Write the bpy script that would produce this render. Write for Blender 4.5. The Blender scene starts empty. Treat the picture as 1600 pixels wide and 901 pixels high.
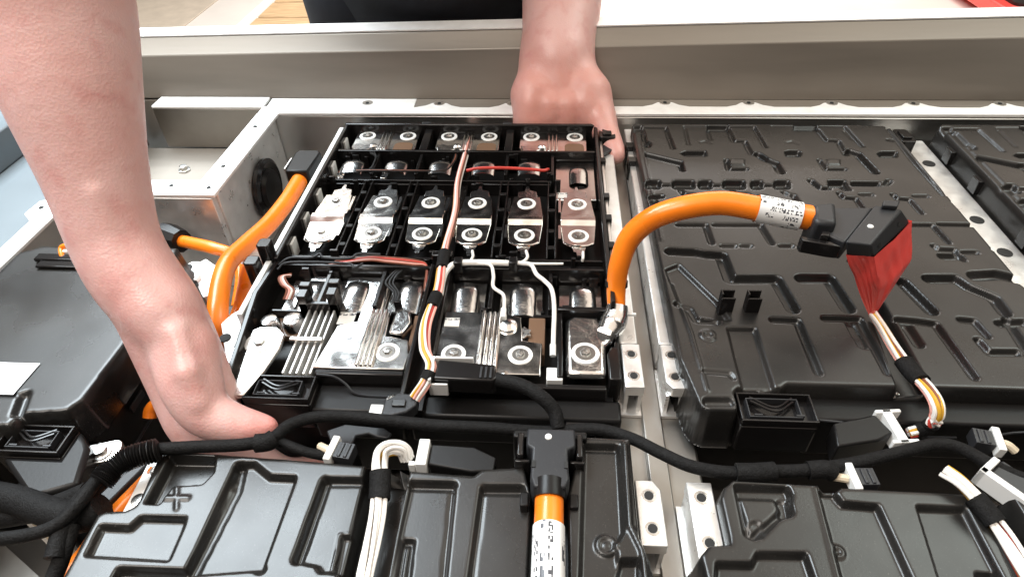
import bpy, math, random
import numpy as np
from mathutils import Matrix, Vector
random.seed(7); rng = np.random.default_rng(7)
S = bpy.context.scene
COL = S.collection

# ------------------------------------------------------------------ camera
# focal length in pixels of the 1600 px wide photograph, camera 0.32 m above the module lids (z = 0)
F, CX, CY, CAMZ = 1000.0, 800.0, 450.5, 0.32
def nrm(v): v = np.array(v, float); return v/np.linalg.norm(v)
_Y = nrm((75, -870, F)); _u = np.array((1, -.03, 0.)); _X = nrm(_u - _u.dot(_Y)*_Y); _Z = -np.cross(_X, _Y)
if _Z[1] > 0: _Z = -_Z
RW = np.array([_X, _Y, _Z])                       # world = RW @ cam (cam: right, down, forward)
CAM = np.array((0, 0, CAMZ))
def U(px, py, z=0.0):                             # measured point of the photo on the level plane z (metres)
    d = RW @ np.array(((px-CX)/F, (py-CY)/F, 1.)); t = (z-CAMZ)/d[2]; return CAM+t*d
def D(px, py, d):                                 # measured point at a distance d in front of the lens
    return CAM + RW @ (np.array(((px-CX)/F, (py-CY)/F, 1.))*d)
cd = bpy.data.cameras.new('camera'); cam = bpy.data.objects.new('camera', cd); COL.objects.link(cam)
cd.sensor_width = 36; cd.lens = F/1600*36; cd.clip_start = .01; cd.clip_end = 100
m = np.eye(4); m[:3, 0] = RW[:, 0]; m[:3, 1] = -RW[:, 1]; m[:3, 2] = -RW[:, 2]; m[:3, 3] = CAM
cam.matrix_world = Matrix(m.tolist()); S.camera = cam

# ------------------------------------------------------------------ world, lamps, exposure
w = bpy.data.worlds.new('World'); S.world = w; w.use_nodes = True
w.node_tree.nodes['Background'].inputs[0].default_value = (.95, .86, .76, 1)
w.node_tree.nodes['Background'].inputs[1].default_value = .035
def area(name, loc, target, sx, sy, power, col):
    l = bpy.data.lights.new(name, 'AREA'); l.shape = 'RECTANGLE'; l.size = sx; l.size_y = sy; l.energy = power; l.color = col
    o = bpy.data.objects.new(name, l); COL.objects.link(o); o.location = loc
    return o
area('ceiling_panel_lamp', (-1.13, 1.42, 1.65), None, 1.2, 1.9, 84, (.82, .93, 1))
area('lid_reflection_panel', (1.60, .95, 1.65), None, 1.5, .95, 13, (.88, 1, .95))  # added panel, sized to reflect in the front right lid
area('ceiling_glow_fill', (.6, 2.2, 2.0), None, 6.5, 6.5, 98, (1, .84, .70))  # added broad glow standing in for a bright ceiling
area('front_fill_light', (-.75, -.35, 1.5), None, 1.0, .9, 15, (1, .94, .87))  # added fill light for the left forearm
area('floor_fill_light', (.6, 5.2, 1.7), None, 3.4, 1.2, 95, (1, .95, .92))  # added to brighten the floor behind the rail
vs = S.view_settings; vs.view_transform = 'Standard'; vs.look = 'None'; vs.exposure = 0.7; vs.gamma = 1

# ------------------------------------------------------------------ materials
def mat(name, col, rough=.5, metal=0., var=0., vscale=60., bump=0., bscale=400., coat=0., spec=.5, sss=0., stretch=None, rvar=0., dust=0.):
    mt = bpy.data.materials.new(name); mt.use_nodes = True; nt = mt.node_tree; N = nt.nodes; L = nt.links
    b = N['Principled BSDF']; b.inputs['Base Color'].default_value = (*col, 1); b.inputs['Roughness'].default_value = rough
    b.inputs['Metallic'].default_value = metal; b.inputs['Coat Weight'].default_value = coat; b.inputs['Specular IOR Level'].default_value = spec
    if sss:
        b.inputs['Subsurface Weight'].default_value = sss; b.inputs['Subsurface Radius'].default_value = (1, .35, .2); b.inputs['Subsurface Scale'].default_value = .006
    tc = N.new('ShaderNodeTexCoord'); src = tc.outputs['Object']
    if stretch:
        mp = N.new('ShaderNodeMapping'); mp.inputs['Scale'].default_value = stretch; L.new(src, mp.inputs[0]); src = mp.outputs[0]
    if var or rvar:
        n = N.new('ShaderNodeTexNoise'); n.inputs['Scale'].default_value = vscale; n.inputs['Detail'].default_value = 5; L.new(src, n.inputs['Vector'])
    if var:
        r = N.new('ShaderNodeValToRGB'); L.new(n.outputs[0], r.inputs[0])
        r.color_ramp.elements[0].position = .3; r.color_ramp.elements[1].position = .7
        r.color_ramp.elements[0].color = (*[c*(1-var) for c in col], 1); r.color_ramp.elements[1].color = (*[min(1, c*(1+var)) for c in col], 1)
        L.new(r.outputs[0], b.inputs['Base Color'])
    if dust:                                                  # fine settled specks and wiped smudges
        nd = N.new('ShaderNodeTexNoise'); nd.inputs['Scale'].default_value = 950; nd.inputs['Detail'].default_value = 2; L.new(src, nd.inputs['Vector'])
        ng = N.new('ShaderNodeTexNoise'); ng.inputs['Scale'].default_value = 11; ng.inputs['Detail'].default_value = 6; ng.inputs['Distortion'].default_value = 1.2; L.new(src, ng.inputs['Vector'])
        m1 = N.new('ShaderNodeMapRange'); L.new(nd.outputs[0], m1.inputs[0]); m1.inputs['From Min'].default_value = .66; m1.inputs['From Max'].default_value = .74
        m2 = N.new('ShaderNodeMapRange'); L.new(ng.outputs[0], m2.inputs[0]); m2.inputs['From Min'].default_value = .42; m2.inputs['From Max'].default_value = .68; m2.inputs['To Min'].default_value = .0; m2.inputs['To Max'].default_value = .10
        ad = N.new('ShaderNodeMath'); ad.operation = 'MULTIPLY_ADD'; L.new(m1.outputs[0], ad.inputs[0]); ad.inputs[1].default_value = .35; L.new(m2.outputs[0], ad.inputs[2])
        sc_ = N.new('ShaderNodeMath'); sc_.operation = 'MULTIPLY'; L.new(ad.outputs[0], sc_.inputs[0]); sc_.inputs[1].default_value = dust
        mx = N.new('ShaderNodeMix'); mx.data_type = 'RGBA'; mx.inputs[6].default_value = (*col, 1); mx.inputs[7].default_value = (.22, .20, .18, 1)
        L.new(sc_.outputs[0], mx.inputs[0]); L.new(mx.outputs[2], b.inputs['Base Color'])
    if rvar:
        mr = N.new('ShaderNodeMapRange'); L.new(n.outputs[0], mr.inputs[0]); mr.inputs['From Min'].default_value = .3; mr.inputs['From Max'].default_value = .7
        mr.inputs['To Min'].default_value = max(.03, rough-rvar); mr.inputs['To Max'].default_value = rough+rvar; L.new(mr.outputs[0], b.inputs['Roughness'])
    if bump:
        n2 = N.new('ShaderNodeTexNoise'); n2.inputs['Scale'].default_value = bscale; n2.inputs['Detail'].default_value = 4; L.new(src, n2.inputs['Vector'])
        bp = N.new('ShaderNodeBump'); bp.inputs['Strength'].default_value = bump; bp.inputs['Distance'].default_value = .001
        L.new(n2.outputs[0], bp.inputs['Height']); L.new(bp.outputs[0], b.inputs['Normal'])
    return mt
M = {}
M['lid'] = mat('black_moulded_lid', (.011, .0105, .010), .29, bump=.03, bscale=700, rvar=.06, vscale=16, spec=.52, dust=.5)
M['plastic'] = mat('black_plastic', (.009, .0085, .0085), .34, bump=.05, bscale=500, spec=.24)
M['gloss'] = mat('glossy_black_plastic', (.010, .009, .009), .18, spec=.42)
M['grey_plastic'] = mat('dark_grey_plastic', (.020, .021, .024), .42, bump=.06, bscale=700, spec=.4, dust=.3)
M['film'] = mat('clear_amber_film', (.16, .095, .06), .25)
M['alu'] = mat('brushed_aluminium', (.72, .70, .67), .34, 1, var=.08, vscale=14, bump=.15, bscale=220, stretch=(.12, 1, 1), rvar=.07)
M['alu_floor'] = mat('tray_floor_aluminium', (.34, .32, .295), .42, 1, var=.15, vscale=18, bump=.1, bscale=120, rvar=.1)
M['alu_white'] = mat('milled_aluminium', (.93, .925, .91), .42, .2, var=.04, vscale=80, bump=.12, bscale=600, rvar=.08)
M['alu_block'] = mat('milled_block_aluminium', (.78, .775, .76), .36, .7, var=.07, vscale=80, bump=.15, bscale=500, rvar=.1)
M['rail'] = mat('anodised_taupe_rail', (.25, .222, .19), .5, .35, var=.18, vscale=22, bump=.10, bscale=160, stretch=(.12, 1, 1), rvar=.12)
M['busbar'] = mat('polished_busbar', (.86, .84, .81), .17, 1, var=.06, vscale=90, bump=.04, bscale=300, rvar=.06)
M['cell'] = mat('cell_foil', (.74, .73, .72), .2, 1, var=.08, vscale=120, bump=.5, bscale=110)
M['ring'] = mat('pale_weld_ring', (.85, .84, .82), .5, .35)
M['steel'] = mat('zinc_steel', (.62, .61, .59), .28, 1, rvar=.08, vscale=300)
M['dark_hole'] = mat('dark_hole', (.01, .01, .01), .7)
M['orange'] = mat('orange_cable_sheath', (.97, .225, .012), .32, var=.09, vscale=40, bump=.12, bscale=160, coat=.15, rvar=.08)
M['orange_conn'] = mat('orange_moulding', (.85, .17, .02), .4)
M['white_pl'] = mat('white_plastic', (.80, .80, .78), .4)
M['white_wire'] = mat('white_wire', (.80, .77, .73), .42)
M['pink_wire'] = mat('pink_wire', (.74, .36, .30), .42)
M['red_wire'] = mat('red_wire', (.55, .05, .035), .42)
M['brown_wire'] = mat('brown_wire', (.20, .065, .035), .42)
M['yellow_wire'] = mat('yellow_wire', (.62, .34, .03), .42)
M['black_wire'] = mat('black_wire', (.012, .011, .011), .42, spec=.3)
M['tape'] = mat('black_cloth_tape', (.010, .0098, .010), .62, var=.3, vscale=350, bump=.6, bscale=900, spec=.12)
M['red'] = mat('red_plastic_film', (.95, .085, .070), .38, var=.10, vscale=60, bump=.35, bscale=120, coat=.2)
M['table'] = mat('slate_painted_steel', (.15, .18, .20), .5, var=.1, vscale=8, rvar=.1)
M['floor'] = mat('pale_screed_floor', (.74, .68, .62), .55, var=.06, vscale=3, bump=.1, bscale=30)
M['patch_beige'] = mat('beige_floor_patch', (.52, .44, .35), .75, var=.08, vscale=12, bump=.2, bscale=200)
M['wood'] = mat('pine_board', (.60, .40, .22), .6, var=.28, vscale=9, stretch=(1, 9, 9), bump=.2, bscale=60)
M['tape_white'] = mat('white_tape', (.85, .85, .84), .5)
M['navy'] = mat('navy_cloth', (.008, .009, .014), .85, var=.3, vscale=40, bump=.5, bscale=900)
M['skin'] = mat('skin', (.62, .345, .295), .42, var=.16, vscale=26, bump=.35, bscale=520, sss=.22)
M['hair'] = mat('brown_hair', (.07, .04, .025), .6, bump=.6, bscale=300)
M['beige_conn'] = mat('cream_plastic', (.62, .52, .38), .5)
M['green'] = mat('green_indicator', (.02, .35, .25), .3)
def skin_mat():
    mt = M['skin']; nt = mt.node_tree; N = nt.nodes; L = nt.links; b = N['Principled BSDF']; tc = N.new('ShaderNodeTexCoord')
    def noise(sc, det=4, dist=0.): n = N.new('ShaderNodeTexNoise'); n.inputs['Scale'].default_value = sc; n.inputs['Detail'].default_value = det; n.inputs['Distortion'].default_value = dist; L.new(tc.outputs['Object'], n.inputs['Vector']); return n.outputs[0]
    def rng_(v, a, c, lo=0., hi=1.): m_ = N.new('ShaderNodeMapRange'); L.new(v, m_.inputs[0]); m_.inputs['From Min'].default_value = a; m_.inputs['From Max'].default_value = c; m_.inputs['To Min'].default_value = lo; m_.inputs['To Max'].default_value = hi; return m_.outputs[0]
    def mix(f, c0, c1):
        m_ = N.new('ShaderNodeMix'); m_.data_type = 'RGBA'; L.new(f, m_.inputs[0])
        for k, c in ((6, c0), (7, c1)):
            if isinstance(c, tuple): m_.inputs[k].default_value = (*c, 1)
            else: L.new(c, m_.inputs[k])
        return m_.outputs[2]
    c = mix(rng_(noise(14, 4, .6), .35, .65), (.75, .475, .445), (.69, .37, .335))
    c = mix(rng_(noise(70, 5), .52, .72, 0, .55), c, (.62, .27, .25))
    c = mix(rng_(noise(420, 3), .60, .72, 0, .35), c, (.74, .50, .44))
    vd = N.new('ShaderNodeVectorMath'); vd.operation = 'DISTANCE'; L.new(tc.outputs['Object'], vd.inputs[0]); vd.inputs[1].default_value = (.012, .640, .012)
    c = mix(rng_(vd.outputs['Value'], .085, .035, 0, .6), c, (.58, .22, .16))             # ruddy palm, its shade also painted into the colour
    vd = N.new('ShaderNodeVectorMath'); vd.operation = 'DISTANCE'; L.new(tc.outputs['Object'], vd.inputs[0]); vd.inputs[1].default_value = tuple(D(425, 668, .40))
    c = mix(rng_(vd.outputs['Value'], .030, .006, 0, .6), c, (.66, .22, .19))             # ruddy thumb tip
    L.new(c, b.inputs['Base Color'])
    vo = N.new('ShaderNodeTexVoronoi'); vo.inputs['Scale'].default_value = 620; L.new(tc.outputs['Object'], vo.inputs['Vector'])
    ml = N.new('ShaderNodeMath'); ml.operation = 'MULTIPLY_ADD'; L.new(noise(110, 6, .4), ml.inputs[0]); ml.inputs[1].default_value = 2.2; L.new(vo.outputs['Distance'], ml.inputs[2])
    bp = N.new('ShaderNodeBump'); bp.inputs['Strength'].default_value = .2; bp.inputs['Distance'].default_value = .0007; L.new(ml.outputs[0], bp.inputs['Height']); L.new(bp.outputs[0], b.inputs['Normal'])
    L.new(rng_(noise(60, 4), .35, .65, .30, .48), b.inputs['Roughness'])
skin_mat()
def print_mat(name, base, sx, sy, dens=.52, ink=(.06, .06, .07)):      # flat print: rows of tiny unreadable characters
    mt = bpy.data.materials.new(name); mt.use_nodes = True; nt = mt.node_tree; N = nt.nodes; L = nt.links; b = N['Principled BSDF']
    b.inputs['Roughness'].default_value = .4
    uv = N.new('ShaderNodeUVMap'); uv.uv_map = 'UVMap'
    mp = N.new('ShaderNodeMapping'); mp.inputs['Scale'].default_value = (sx, sy, 1); L.new(uv.outputs[0], mp.inputs[0])
    br = N.new('ShaderNodeTexBrick'); br.inputs['Scale'].default_value = 1; br.offset = .35
    br.inputs['Mortar Size'].default_value = .16; br.inputs['Mortar Smooth'].default_value = 0
    br.inputs['Brick Width'].default_value = 2.6; br.inputs['Row Height'].default_value = 1.0
    br.inputs['Color1'].default_value = (0, 0, 0, 1); br.inputs['Color2'].default_value = (1, 1, 1, 1); br.inputs['Mortar'].default_value = (0, 0, 0, 1)
    L.new(mp.outputs[0], br.inputs[0])
    n = N.new('ShaderNodeTexWhiteNoise'); n.noise_dimensions = '2D'
    sn = N.new('ShaderNodeVectorMath'); sn.operation = 'SNAP'; sn.inputs[1].default_value = (.32, .2, 1); L.new(mp.outputs[0], sn.inputs[0]); L.new(sn.outputs[0], n.inputs[0])
    g = N.new('ShaderNodeMath'); g.operation = 'GREATER_THAN'; g.inputs[1].default_value = dens; L.new(n.outputs[0], g.inputs[0])
    g2 = N.new('ShaderNodeMath'); g2.operation = 'GREATER_THAN'; g2.inputs[1].default_value = .45; L.new(br.outputs[0], g2.inputs[0])
    mu = N.new('ShaderNodeMath'); mu.operation = 'MULTIPLY'; L.new(g.outputs[0], mu.inputs[0]); L.new(g2.outputs[0], mu.inputs[1])
    mx = N.new('ShaderNodeMix'); mx.data_type = 'RGBA'; mx.inputs[6].default_value = (*base, 1); mx.inputs[7].default_value = (*ink, 1)
    L.new(mu.outputs[0], mx.inputs[0]); L.new(mx.outputs[2], b.inputs['Base Color']); return mt
M['sleeve_print'] = print_mat('printed_white_sleeve', (.82, .82, .81), 13, 13, .5)
M['sticker'] = print_mat('printed_white_sticker', (.85, .85, .85), 12, 16, .74, (.35, .35, .36))

# ------------------------------------------------------------------ mesh helpers
class MB:
    def __init__(s): s.v = []; s.f = []; s.uv = None
    def add(s, v, f):
        o = len(s.v); s.v += [tuple(map(float, p)) for p in v]; s.f += [tuple(i+o for i in q) for q in f]; return s
    def box(s, x0, x1, y0, y1, z0, z1):
        v = [(x, y, z) for z in (z0, z1) for y in (y0, y1) for x in (x0, x1)]
        return s.add(v, [(0, 2, 3, 1), (4, 5, 7, 6), (0, 1, 5, 4), (2, 6, 7, 3), (0, 4, 6, 2), (1, 3, 7, 5)])
    def prism(s, poly, z0, z1):                                     # poly counter-clockwise in x,y
        a = sum(p[0]*q[1]-q[0]*p[1] for p, q in zip(poly, poly[1:]+poly[:1]))
        if a < 0: poly = poly[::-1]
        n = len(poly); v = [(p[0], p[1], z0) for p in poly]+[(p[0], p[1], z1) for p in poly]
        return s.add(v, [tuple(range(n-1, -1, -1)), tuple(range(n, 2*n))]+[(i, (i+1) % n, n+(i+1) % n, n+i) for i in range(n)])
    def extrude_x(s, prof, x0, x1, dz=None):                        # prof: (y,z) closed loop
        a = sum(p[0]*q[1]-q[0]*p[1] for p, q in zip(prof, prof[1:]+prof[:1]))
        if a < 0: prof = prof[::-1]
        n = len(prof); v = [(x0, p[0], p[1]+(dz[0] if dz else 0)) for p in prof]+[(x1, p[0], p[1]+(dz[1] if dz else 0)) for p in prof]
        return s.add(v, [tuple(range(n-1, -1, -1)), tuple(range(n, 2*n))]+[(i, (i+1) % n, n+(i+1) % n, n+i) for i in range(n)])
    def lathe(s, prof, c, n=20, axis='z'):                          # prof: (r,h)
        v = []; f = []
        for r, h in prof:
            for k in range(n):
                a = 2*math.pi*k/n; p = (r*math.cos(a), r*math.sin(a), h)
                if axis == 'y': p = (p[0], p[2], p[1])
                if axis == 'x': p = (p[2], p[0], p[1])
                v.append((p[0]+c[0], p[1]+c[1], p[2]+c[2]))
        for i in range(len(prof)-1):
            for k in range(n):
                q = (i*n+k, i*n+(k+1) % n, (i+1)*n+(k+1) % n, (i+1)*n+k); f.append(q if axis != 'y' else q[::-1])
        f.append(tuple(range(n-1, -1, -1))); f.append(tuple((len(prof)-1)*n+k for k in range(n)))
        return s.add(v, f)
    def tube(s, pts, r, n=12, flat=1.0, caps=True):
        pts = np.array(pts, float); m_ = len(pts); r = np.broadcast_to(np.array(r, float), (m_,))
        t = np.gradient(pts, axis=0); t /= np.linalg.norm(t, axis=1)[:, None]+1e-12
        up = np.array((0, 0, 1.)) if abs(t[0][2]) < .9 else np.array((0, 1., 0)); a = np.cross(t[0], up); a /= np.linalg.norm(a)
        v = []
        for i in range(m_):
            a = a - a.dot(t[i])*t[i]; a /= np.linalg.norm(a); b = np.cross(t[i], a)
            for k in range(n):
                q = 2*math.pi*k/n; v.append(pts[i]+r[i]*(math.cos(q)*a+flat*math.sin(q)*b))
        f = [(i*n+k, i*n+(k+1) % n, (i+1)*n+(k+1) % n, (i+1)*n+k) for i in range(m_-1) for k in range(n)]
        if caps: f += [tuple(range(n-1, -1, -1)), tuple((m_-1)*n+k for k in range(n))]
        return s.add(v, f)
    def mesh(s, name, smooth=35):
        me = bpy.data.meshes.new(name); me.from_pydata(s.v, [], s.f); me.update()
        if smooth:
            me.shade_smooth(); me.set_sharp_from_angle(angle=math.radians(smooth))
        return me
def link(name, me, mt, parent=None, loc=None, bevel=0, kind=None):
    o = bpy.data.objects.new(name, me); COL.objects.link(o)
    if mt is not None and not me.materials: me.materials.append(M[mt] if isinstance(mt, str) else mt)
    if loc is not None: o.location = loc
    if parent is not None:
        o.parent = parent; p = parent; T = Matrix()
        o.matrix_parent_inverse = WM[parent.name].inverted()
    WM[o.name] = Matrix.Translation(o.location) if loc is not None else Matrix()
    if bevel:
        b = o.modifiers.new('bevel', 'BEVEL'); b.width = bevel; b.segments = 2; b.limit_method = 'ANGLE'; b.angle_limit = math.radians(40)
    if kind: o['kind'] = kind
    return o
WM = {}
def obj(name, mb, mt, parent=None, bevel=0, smooth=35, kind=None): return link(name, mb.mesh(name, smooth), mt, parent, None, bevel, kind)
def box(name, b, mt, parent=None, bevel=.0006): return obj(name, MB().box(*b), mt, parent, bevel)
def thing(name, label, cat, loc=(0, 0, 0), group=None):
    o = bpy.data.objects.new(name, None); COL.objects.link(o); o.location = loc; o.empty_display_size = .02
    WM[o.name] = Matrix.Translation(Vector(loc)); return tag(o, label, cat, group)
def tag(o, label, cat, group=None):
    o['label'] = label; o['category'] = cat
    if group: o['group'] = group
    return o
def structure(o): o['kind'] = 'structure'; return o
def spline(pts, n=10):
    P = np.array(pts, float); P = np.vstack([2*P[0]-P[1], P, 2*P[-1]-P[-2]]); out = []
    for i in range(1, len(P)-2):
        for k in range(n):
            t = k/n; a, b, c, d = P[i-1:i+3]
            out.append(.5*((2*b)+(-a+c)*t+(2*a-5*b+4*c-d)*t*t+(-a+3*b-3*c+d)*t**3))
    out.append(P[-2]); return np.array(out)
def path(pts, n=10): return spline([U(*p) for p in pts], n)          # (px, py, z)
def rounded(x0, x1, y0, y1, r, n=5):
    out = []
    for cx, cy, a0 in ((x1-r, y1-r, 0), (x0+r, y1-r, 90), (x0+r, y0+r, 180), (x1-r, y0+r, 270)):
        for k in range(n+1):
            a = math.radians(a0+90*k/n); out.append((cx+r*math.cos(a), cy+r*math.sin(a)))
    return out

# ------------------------------------------------------------------ height-field lids
def sd_seg(X, Y, a, b):
    ax, ay = a; bx, by = b; dx, dy = bx-ax, by-ay; t = np.clip(((X-ax)*dx+(Y-ay)*dy)/(dx*dx+dy*dy+1e-12), 0, 1)
    return np.hypot(X-ax-t*dx, Y-ay-t*dy)
def sd_poly(X, Y, poly):
    d = np.full(X.shape, 9.); ins = np.zeros(X.shape, bool); n = len(poly)
    for i in range(n):
        a, b = poly[i], poly[(i+1) % n]; d = np.minimum(d, sd_seg(X, Y, a, b))
        c = (a[1] > Y) != (b[1] > Y)
        if a[1] != b[1]: ins ^= c & (X < (b[0]-a[0])*(Y-a[1])/(b[1]-a[1])+a[0])
    return np.where(ins, -d, d)
def ss(x): x = np.clip(x, 0, 1); return x*x*(3-2*x)
def xy(p): q = U(p[0], p[1], 0); return (q[0], q[1])
MMS = .001
def lid_mesh(name, outline, feats, step=.001, skirt=.034, rim=.0022):
    ox = [p[0] for p in outline]; oy = [p[1] for p in outline]
    xs = np.arange(min(ox)-.006, max(ox)+.0061, step); ys = np.arange(min(oy)-.006, max(oy)+.0061, step)
    X, Y = np.meshgrid(xs, ys); d = sd_poly(X, Y, outline)+.003*0
    z = np.zeros(X.shape); lift = np.zeros(X.shape)
    for ft in feats:
        k = ft[0]; e = ft[4] if len(ft) > 4 else .0016
        if k == 'line':
            pts = [xy(p) for p in ft[1]]; dd = np.full(X.shape, 9.)
            for a, b in zip(pts[:-1], pts[1:]): dd = np.minimum(dd, sd_seg(X, Y, a, b))
            z = np.minimum(z, -1.3*ft[3]*ss((ft[2]*.62+.0003-dd)/(e*1.15)+.5))
        elif k == 'poly':
            dd = sd_poly(X, Y, [xy(p) for p in ft[1]])-.0012*0; z = np.minimum(z, -1.25*ft[3]*ss(-dd/(e*1.25)+.5))
        elif k == 'island':                                          # raised ground inside a pocket or on the lid
            dd = sd_poly(X, Y, [xy(p) for p in ft[1]]); lift = np.maximum(lift, ft[3]*ss(-dd/e+.5))
        elif k == 'ridge':
            pts = [xy(p) for p in ft[1]]; dd = np.full(X.shape, 9.)
            for a, b in zip(pts[:-1], pts[1:]): dd = np.minimum(dd, sd_seg(X, Y, a, b))
            lift = np.maximum(lift, ft[3]*ss((ft[2]/2-dd)/e+.5))
        elif k == 'ringboss':
            c = xy(ft[1]); dd = np.abs(np.hypot(X-c[0], Y-c[1])-ft[2]); lift = np.maximum(lift, ft[3]*ss((.0011-dd)/.0011+.5))
    z = z+lift
    # very slight warp of the moulding, rounded rim, drafted skirt
    z += .00022*np.sin(X*38+1)*np.sin(Y*31+2)
    r = rim; q = np.clip(-d/r, 0, 1); z += np.where(d < 0, -r*(1-np.sqrt(np.clip(1-(1-q)**2, 0, 1))), 0)
    z = np.where(d >= 0, -r-(skirt-r)*np.clip(d/.0026, 0, 1), z)
    # re-average once to soften the moulded edges
    zi = z.copy(); zi[1:-1, 1:-1] = (z[1:-1, 1:-1]*2+z[:-2, 1:-1]+z[2:, 1:-1]+z[1:-1, :-2]+z[1:-1, 2:])/6
    z = np.where(d < -.001, zi, z)
    keep = d < .0042; idx = -np.ones(X.shape, int); idx[keep] = np.arange(keep.sum())
    V = np.stack([X[keep], Y[keep], z[keep]], 1)
    a, b, c, e_ = idx[:-1, :-1], idx[:-1, 1:], idx[1:, 1:], idx[1:, :-1]
    ok = (a >= 0) & (b >= 0) & (c >= 0) & (e_ >= 0); Q = np.stack([a[ok], b[ok], c[ok], e_[ok]], 1)
    me = bpy.data.meshes.new(name); me.vertices.add(len(V)); me.vertices.foreach_set('co', V.astype(np.float32).ravel())
    me.loops.add(Q.size); me.loops.foreach_set('vertex_index', Q.astype(np.int32).ravel())
    me.polygons.add(len(Q)); me.polygons.foreach_set('loop_start', np.arange(0, Q.size, 4, dtype=np.int32))
    me.update(calc_edges=True); me.validate(); me.shade_smooth(); return me

# ================================================================== SETTING
structure(obj('floor', MB().box(-9, 9, -4, 12, -.96, -.92), 'floor'))
tb = thing('work_table', 'slate grey steel table top under the battery tray, at the left edge', 'table', (0, .3, -.92))
box('table_top', (-1.15, 1.15, -.45, .86, -.155, -.122), 'table', tb, .003)
for x in (-1.08, 1.04):
    for y in (-.4, .78): box('leg', (x, x+.05, y, y+.05, -.92, -.155), 'table', tb, .002)
box('side_rail', (-.80, -.755, -.45, .86, -.122, -.075), 'table', tb, .003)

tr = thing('battery_tray', 'open aluminium battery tray with bolted flange holding the black modules', 'tray', (0, .3, -.122))
box('floor_panel', (-.47, .66, -.2, .665, -.122, -.112), 'alu_floor', tr)
box('back_wall', (-.318, .66, .664, .672, -.112, -.004), 'alu', tr)
box('notch_side_wall', (-.324, -.316, .500, .662, -.112, -.004), 'alu_block', tr)
box('notch_front_wall', (-.452, -.318, .492, .500, -.112, -.004), 'alu_block', tr)
box('left_wall', (-.460, -.452, -.2, .500, -.112, -.004), 'alu', tr)
def flange(poly, holes, name='flange', lugs=()):
    o = obj(name, MB().prism(poly, -.0035, 0), 'alu_white', tr, .0008)
    return o
LUGX = (-.214, -.130, -.046, .040, .127, .220, .311, .399, .491, .58)
pl = [(-.3105, .6635), (.66, .668), (.66, .686)]
for x in sorted(LUGX, reverse=True):
    y = .684 if x > 0 else .680
    pl += [(x+.026, y), (x+.015, y+.0045), (x+.008, y+.011), (x-.008, y+.011), (x-.015, y+.0045), (x-.026, y)]
pl += [(-.335, .680), (-.335, .6635)]
fl = obj('flange', MB().prism(pl, -.0035, 0), 'alu_white', tr, .0008)
def flange_hole(x, y, parent, r=.0028):
    obj('bolt_hole', MB().lathe([(r+.0035, -.0002), (r+.0035, .0004), (r+.0024, .0006), (r, .0001)], (x, y, 0), 18), 'alu', parent)
    obj('hole', MB().lathe([(r*.75, -.0002), (r*.75, .0006)], (x, y, 0), 14), 'dark_hole', parent)
for x in LUGX: flange_hole(x, .6895+(.004 if x > 0 else 0), fl)
fl2 = obj('flange', MB().prism([(-.3145, .4925), (-.3105, .6630), (-.3355, .6630), (-.3385, .5180), (-.4450, .5170), (-.4450, .4925)], -.0035, 0), 'alu_white', tr, .0008)
for p in ((-.3255, .630), (-.327, .545), (-.363, .508), (-.325, .505)): flange_hole(*p, fl2)
fl3 = obj('flange', MB().prism([(-.4505, -.2), (-.4475, .4920), (-.4640, .4920), (-.466, .484), (-.4765, .479), (-.478, .458), (-.4655, .447), (-.4655, -.2)], -.0035, 0), 'alu_white', tr, .0008)
flange_hole(-.468, .468, fl3)
# ledge and pocket behind the notch
box('ledge', (-.470, -.336, .6815, .707, -.055, -.0042), 'alu_floor', tr, .001); box('ledge_lit_top', (-.470, -.336, .6813, .7072, -.0040, -.001), 'alu_white', tr, .0006)  # white cap on a darker body: bright reflection built into the ledge
box('pocket_floor', (-.505, -.326, .502, .6805, -.062, -.055), 'rail', tr)
box('pocket_end_plate', (-.512, -.5055, .555, .70, -.062, .030), 'rail', tr)
obj('bolt', MB().lathe([(.007, -.055), (.007, -.0535), (.0045, -.053), (.0045, -.049), (.003, -.0488)], (-.425, .628, 0), 6), 'steel', tr)
# cable pass-through in the notch wall
gp = obj('grommet', MB().lathe([(.001, .0), (.030, .0), (.033, .002), (.033, .006), (.029, .008), (.024, .0065), (.001, .006)], (-.3157, .590, -.054), 32, 'x'), 'gloss', tr)
obj('grommet_cap', MB().lathe([(.001, .0), (.022, .0), (.020, .004), (.001, .005)], (-.3095, .590, -.054), 28, 'x'), 'plastic', tr)
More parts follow.
